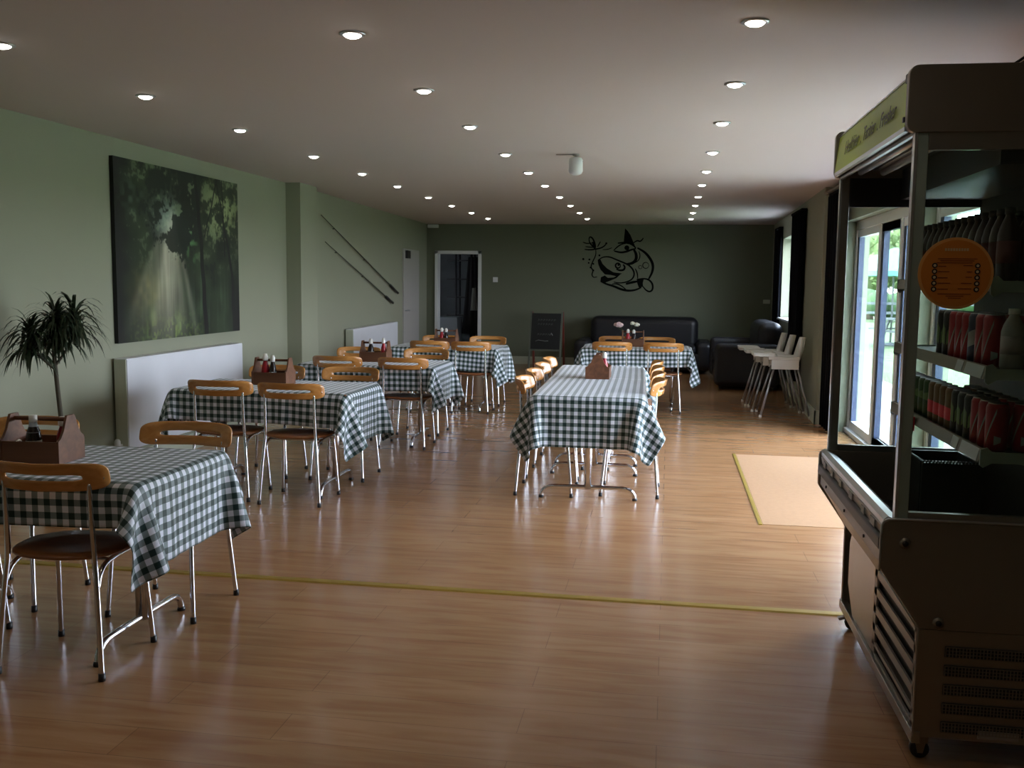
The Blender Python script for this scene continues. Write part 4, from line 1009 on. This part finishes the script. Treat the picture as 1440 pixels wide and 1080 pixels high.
# drinks
def can(kind, h, r):
    t = thing('drinks_can', 'x', 'can')
    bm_, deco = {'red': ('red', 'pale'), 'green': ('green', 'limeprint'), 'fruit': ('fruit', 'redplastic'), 'black': ('canblack', 'limeprint'), 'blue': ('blue', 'pale')}[kind]
    MB().lathe([(r*.82, 0), (r, .008), (r, h-.014), (r*.86, h-.003)], 18).build('body', M[bm_], t)
    MB().lathe([(r*.84, h-.004), (r*.86, h), (r*.78, h-.002)], 18).build('can_end', M['alu'], t)
    d = MB()
    # printed mark wrapped round the front (faces -x) and near side
    def wrap(a0, a1, za, zb, zc, zd):
        n = 6; vs = []
        for i in range(n+1):
            a = a0+(a1-a0)*i/n; q = i/n; x, y = (r+.0006)*math.cos(a), (r+.0006)*math.sin(a)
            vs += [(x, y, za+(zc-za)*q), (x, y, zb+(zd-zb)*q)]
        d.add(vs, [(2*i, 2*i+2, 2*i+3, 2*i+1) for i in range(n)], True)
    if kind == 'red': wrap(PI+.2, PI+1.2, .02, .035, h*.8, h*.9); wrap(-HP-.5, -HP+.1, .02, .05, .03, .045); wrap(PI*.8, PI*.95, .02, .03, h*.8, h*.9)
    elif kind == 'green': wrap(PI, PI+1.4, h*.5, h*.62, h*.42, h*.7)
    elif kind == 'fruit': wrap(PI-.2, PI+1.3, h*.25, h*.55, h*.2, h*.5)
    elif kind == 'black': wrap(PI, PI+.5, h*.3, h*.75, h*.25, h*.6); wrap(PI+.7, PI+1.2, h*.25, h*.5, h*.35, h*.8)
    else: wrap(PI, PI+1.2, h*.3, h*.6, h*.4, h*.7)
    d.build('printed_mark', M[deco], t, fix=False)
    return t
def row(kinds, z, y0, dy, x, h, r, where, grp, protos={}):
    for k, kd in enumerate(kinds):
        key = (kd, h, r)
        if key not in protos: protos[key] = c = can(kd, h, r)
        else: c = copy_tree(protos[key])
        c.location = (x, y0+k*dy, z+.0005); nm = {'red': 'red and white', 'green': 'dark green', 'fruit': 'orange fruit-printed', 'black': 'black and lime', 'blue': 'dark blue'}[kd]
        tag(c, '%s drinks can %s, %s from near end' % (nm, where, nth(k)), 'can', grp)
low = ['red', 'red', 'red', 'black', 'black', 'black', 'fruit', 'fruit', 'fruit', 'fruit', 'green', 'green', 'green', 'green', 'green']
mid = ['blue', 'red', 'red', 'blue', 'red', 'red', 'red', 'black', 'black', 'blue', 'blue']
row(low, SH[2], 3.155, .075, 1.012, .150, .033, 'in the bottom shelf front row', 'cans on the bottom fridge shelf')
row(low[:8], SH[2], 3.155, .075, 1.09, .150, .033, 'in the bottom shelf second row', 'cans on the bottom fridge shelf')
row(mid[1:9], SH[1], 3.235, .075, 1.012, .165, .033, 'in the middle shelf front row', 'cans on the middle fridge shelf')
row(mid[1:7], SH[1], 3.235, .075, 1.09, .165, .033, 'in the middle shelf second row', 'cans on the middle fridge shelf')
def plastic(name, lab, x, y, z, h, r, bm_, cm, lm, grp, src={}):
    key = (h, r, bm_)
    if key in src: t = copy_tree(src[key])
    else:
        t = thing(name, lab, 'bottle'); src[key] = t
        MB().lathe([(r*.9, 0), (r, .01), (r, h*.62), (r*.82, h*.74), (r*.42, h*.88), (r*.40, h*.92)], 18).build('body', M[bm_], t)
        MB().lathe([(r*.50, h*.91), (r*.50, h)], 14).build('cap', M[cm], t)
        MB().lathe([(r*1.012, h*.25), (r*1.012, h*.55)], 18).build('label', M[lm], t)
    t.location = (x, y, z+.0005); tag(t, lab, 'bottle', grp); return t
for k in range(15):
    plastic('cola_bottle', 'dark cola bottle in the top shelf front row, %s from near end' % nth(k), 1.012, 3.155+k*.075, SH[0], .225, .033, 'brown', 'black', 'cola', 'bottles on the top fridge shelf')
for k in range(15):
    plastic('cola_bottle', 'dark cola bottle in the top shelf second row, %s from near end' % nth(k), 1.09, 3.155+k*.075, SH[0], .225, .033, 'brown', 'black', 'cola', 'bottles on the top fridge shelf')
plastic('water_bottle', 'pale labelled water bottle at the near end of the middle fridge shelf', 1.04, 3.15, SH[1], .185, .034, 'pale', 'cap', 'greypanel', None)
# goods in the bottom well
cr = thing('plastic_crate', 'black crate with a toothed rim in the bottom well of the fridge', 'crate', (1.10, 4.10, .576))
MB().box(-.10, .12, -.15, .15, 0, .012).build('base', M['black'], cr)
for s in (-1, 1):
    MB().box(-.10, .12, s*.15-.006, s*.15+.006, 0, .235).build('wall', M['black'], cr); MB().box(.01+s*.11-.006, .01+s*.11+.006, -.15, .15, 0, .235).build('wall', M['black'], cr)
te = MB()
for k in range(18):
    te.box(-.10+k*.0125, -.094+k*.0125, -.156, -.144, .235, .243); 
for k in range(24): te.box(-.106, -.094, -.15+k*.0125, -.144+k*.0125, .235, .243)
te.build('toothed_rim', M['black'], cr)
bx = thing('snack_carton', 'green and pale carton standing in the well of the fridge', 'box', (1.06, 3.30, .576), .05)
MB().box(-.13, .13, -.04, .04, 0, .17).build('carton_body', M['boxgreen'], bx, bevel=.002)
MB().box(-.131, .131, -.042, -.039, .115, .168).build('carton_band', M['boxpale'], bx)
cn = MB()
for i in range(14): cn.box(-.07+i*.010, -.063+i*.010, -.0435, -.0415, .138, .146)
cn.build('printed_heading', M['boxgreen'], bx)
MB().box(-.105, .03, -.046, -.040, .01, .09).build('carton_window', M['black'], bx)
for (x, y, rz, k, lab) in ((.90, 3.22, .3, 'limeprint', 'pale green snack packet lying at the near end of the fridge well'), (.86, 3.45, -.4, 'pale', 'pale snack packet behind the green one in the fridge well'), (.86, 4.05, .2, 'blue', 'dark blue snack packet at the far end of the fridge well')):
    pk = MB(); pk.grid(lambda u, v: ((u-.5)*.13, (v-.5)*.10, .006+.03*math.sin(PI*u)*math.sin(PI*v)), 10, 8); pk.grid(lambda u, v: ((u-.5)*.13, (v-.5)*.10, .005), 10, 8)
    p_ = tag(pk.build('snack_packet', M[k]), lab, 'packet', 'packets in the fridge well'); p_.location = (x, y, .573); p_.rotation_euler = (0, 0, rz)
# tray on top of the fridge
ty = thing('serving_tray', 'dark tray leaning upwards on top of the fridge at the right edge', 'tray', (1.14, 3.22, 2.146))
MB().prism([(-.16, 0), (-.13, 0), (.14, .17), (.12, .185)], -.12, .25, 'y').build('tray_base', M['steeldark'], ty, bevel=.003)
rm = MB(); rm.prism([(-.165, .0), (-.15, .016), (.118, .20), (.12, .185)], -.128, -.12, 'y'); rm.prism([(-.165, .0), (-.15, .016), (.118, .20), (.12, .185)], .25, .258, 'y'); rm.build('tray_lip', M['black'], ty)

# ------------------------------------------------------------------ outdoors
struct(MB().box(1.98, 3.5, -12, 60, -.25, -.05).build('patio', M['patio']))
struct(MB().box(1.98, 1.985, -12, 60, -.25, -.04).build('trim_5', M['patio']))
struct(MB().box(3.5, 80, -30, 90, -.25, -.06).build('lawn', M['grass']))
struct(MB().box(-40, 1.98, -40, -2.1, -.25, -.06).build('ground_behind', M['patio']))
def parasol(x, y, lab, r=1.45, h=2.55):
    t = thing('garden_parasol', lab, 'parasol', (x, y, -.06))
    MB().tube([(0, 0, 0), (0, 0, h)], .025, 10).build('pole', M['benchwood'], t)
    cn = MB(); n = 8; vs = [(0, 0, h)]+[(r*math.cos(2*PI*k/n+.39), r*math.sin(2*PI*k/n+.39), h-.62) for k in range(n)]+[(r*math.cos(2*PI*k/n+.39), r*math.sin(2*PI*k/n+.39), h-.74) for k in range(n)]
    cn.add(vs, [(0, 1+k, 1+(k+1) % n) for k in range(n)]+[(1+k, 9+k, 9+(k+1) % n, 1+(k+1) % n) for k in range(n)]); cn.build('canopy', M['parasol'], t, solid=.01)
    MB().lathe([(.25, 0), (.25, .06), (.04, .09)], 20).build('base', M['benchwood'], t)
parasol(5.75, 26.5, 'mint green parasol on the lawn seen through the glazed doors')
def picnic(x, y, rz, lab):
    t = thing('picnic_table', lab, 'picnic table', (x, y, -.06), rz)
    MB().box(-.85, .85, -.36, .36, .70, .74).build('tabletop', M['benchwood'], t)
    for s in (-1, 1):
        MB().box(-.85, .85, s*.72-.13, s*.72+.13, .42, .46).build('bench', M['benchwood'], t)
        lg = MB(); lg.prism([(-.72, 0), (-.64, 0), (-.22, .70), (-.30, .70)], s*.6-.02, s*.6+.02, 'x'); lg.prism([(.72, 0), (.64, 0), (.22, .70), (.30, .70)], s*.6-.02, s*.6+.02, 'x'); lg.box(s*.6-.02, s*.6+.02, -.8, .8, .36, .42); lg.build('end_frame', M['benchwood'], t)
picnic(6.3, 26.2, .3, 'grey picnic table on the lawn beneath the parasol')
def tree(x, y, h, r, mk, lab, seed, name='tree', tz=.35):
    rr = random.Random(seed); t = thing(name, lab, 'tree' if name == 'tree' else 'shrub', (x, y, -.06), 0, 'trees beyond the lawn' if name == 'tree' else None)
    MB().tube([(0, 0, 0), (rr.uniform(-.2, .2)*r*.3, 0, h*tz), (0, 0, h*.75)], [r*.09, r*.07, r*.02], 8, 1).build('trunk', M['bark'], t)
    fo = MB()
    for k in range(26):
        a = rr.uniform(0, 2*PI); q = rr.random()**.5*r*.75; z = h*(tz+.08)+rr.random()*h*(.9-tz); s = r*rr.uniform(.22, .42)*(1.1-.5*(z/h-tz))
        sph(fo, (q*math.cos(a)*(1.2-.6*z/h), q*math.sin(a)*(1.2-.6*z/h), z), s, 9, 7, (1, 1, rr.uniform(.7, 1)))
    for k in range(900):
        a = rr.uniform(0, 2*PI); z = h*(tz+rr.random()*(1.02-tz)); q = r*(1.05-.45*(z/h))*rr.uniform(.75, 1.05); c = Vector((q*math.cos(a), q*math.sin(a), z)); s = r*.05
        e1 = Vector((rr.uniform(-1, 1), rr.uniform(-1, 1), rr.uniform(-1, 1))).normalized()*s; e2 = e1.cross(Vector((rr.uniform(-1, 1), rr.uniform(-1, 1), rr.uniform(-1, 1)))).normalized()*s
        fo.add([c-e1, c-e2*.6, c+e1, c+e2*.6], [(0, 1, 2, 3)])
    fo.build('foliage', M[mk], t, fix=False)
for i, (x, y, h, r, mk, lab) in enumerate(((9.2, 47, 3.9, 2.2, 'foliage', 'light green tree beyond the lawn, left one through the glazed doors'), (12.5, 51, 4.4, 2.5, 'foliage', 'light green tree beyond the lawn, right one through the glazed doors'), (17.5, 49, 5.0, 2.6, 'foliage2', 'dark green tree beyond the lawn to the right'), (14.5, 38, 3.6, 2.2, 'foliage', 'bushy light green tree standing nearer on the lawn'), (21, 40, 5.5, 3.0, 'foliage2', 'big dark tree at the right of the lawn'))):
    tree(x, y, h, r, mk, lab, 40+i)
hg = MB(); RH = random.Random(5)
for k in range(70): sph(hg, (8.0+k*.28, 44+RH.uniform(-.3, .3), .7+RH.uniform(-.1, .15)), .55, 8, 6)
tag(hg.build('hedge', M['foliage2']), 'dark clipped hedge along the far side of the lawn', 'hedge')
fn_ = thing('rail_fence', 'low wooden rail fence across the lawn in front of the hedge', 'fence', (12, 40, -.06))
for k in range(9): MB().box(-6+k*1.5-.05, -6+k*1.5+.05, -.05, .05, 0, .95).build('post', M['benchwood'], fn_)
for z in (.45, .82): MB().box(-6, 6, -.02, .02, z, z+.10).build('rail', M['benchwood'], fn_)
tree(2.75, 17.6, 1.35, .5, 'foliage', 'leafy green shrub outside the small right-hand window', 61, 'garden_shrub', .2)
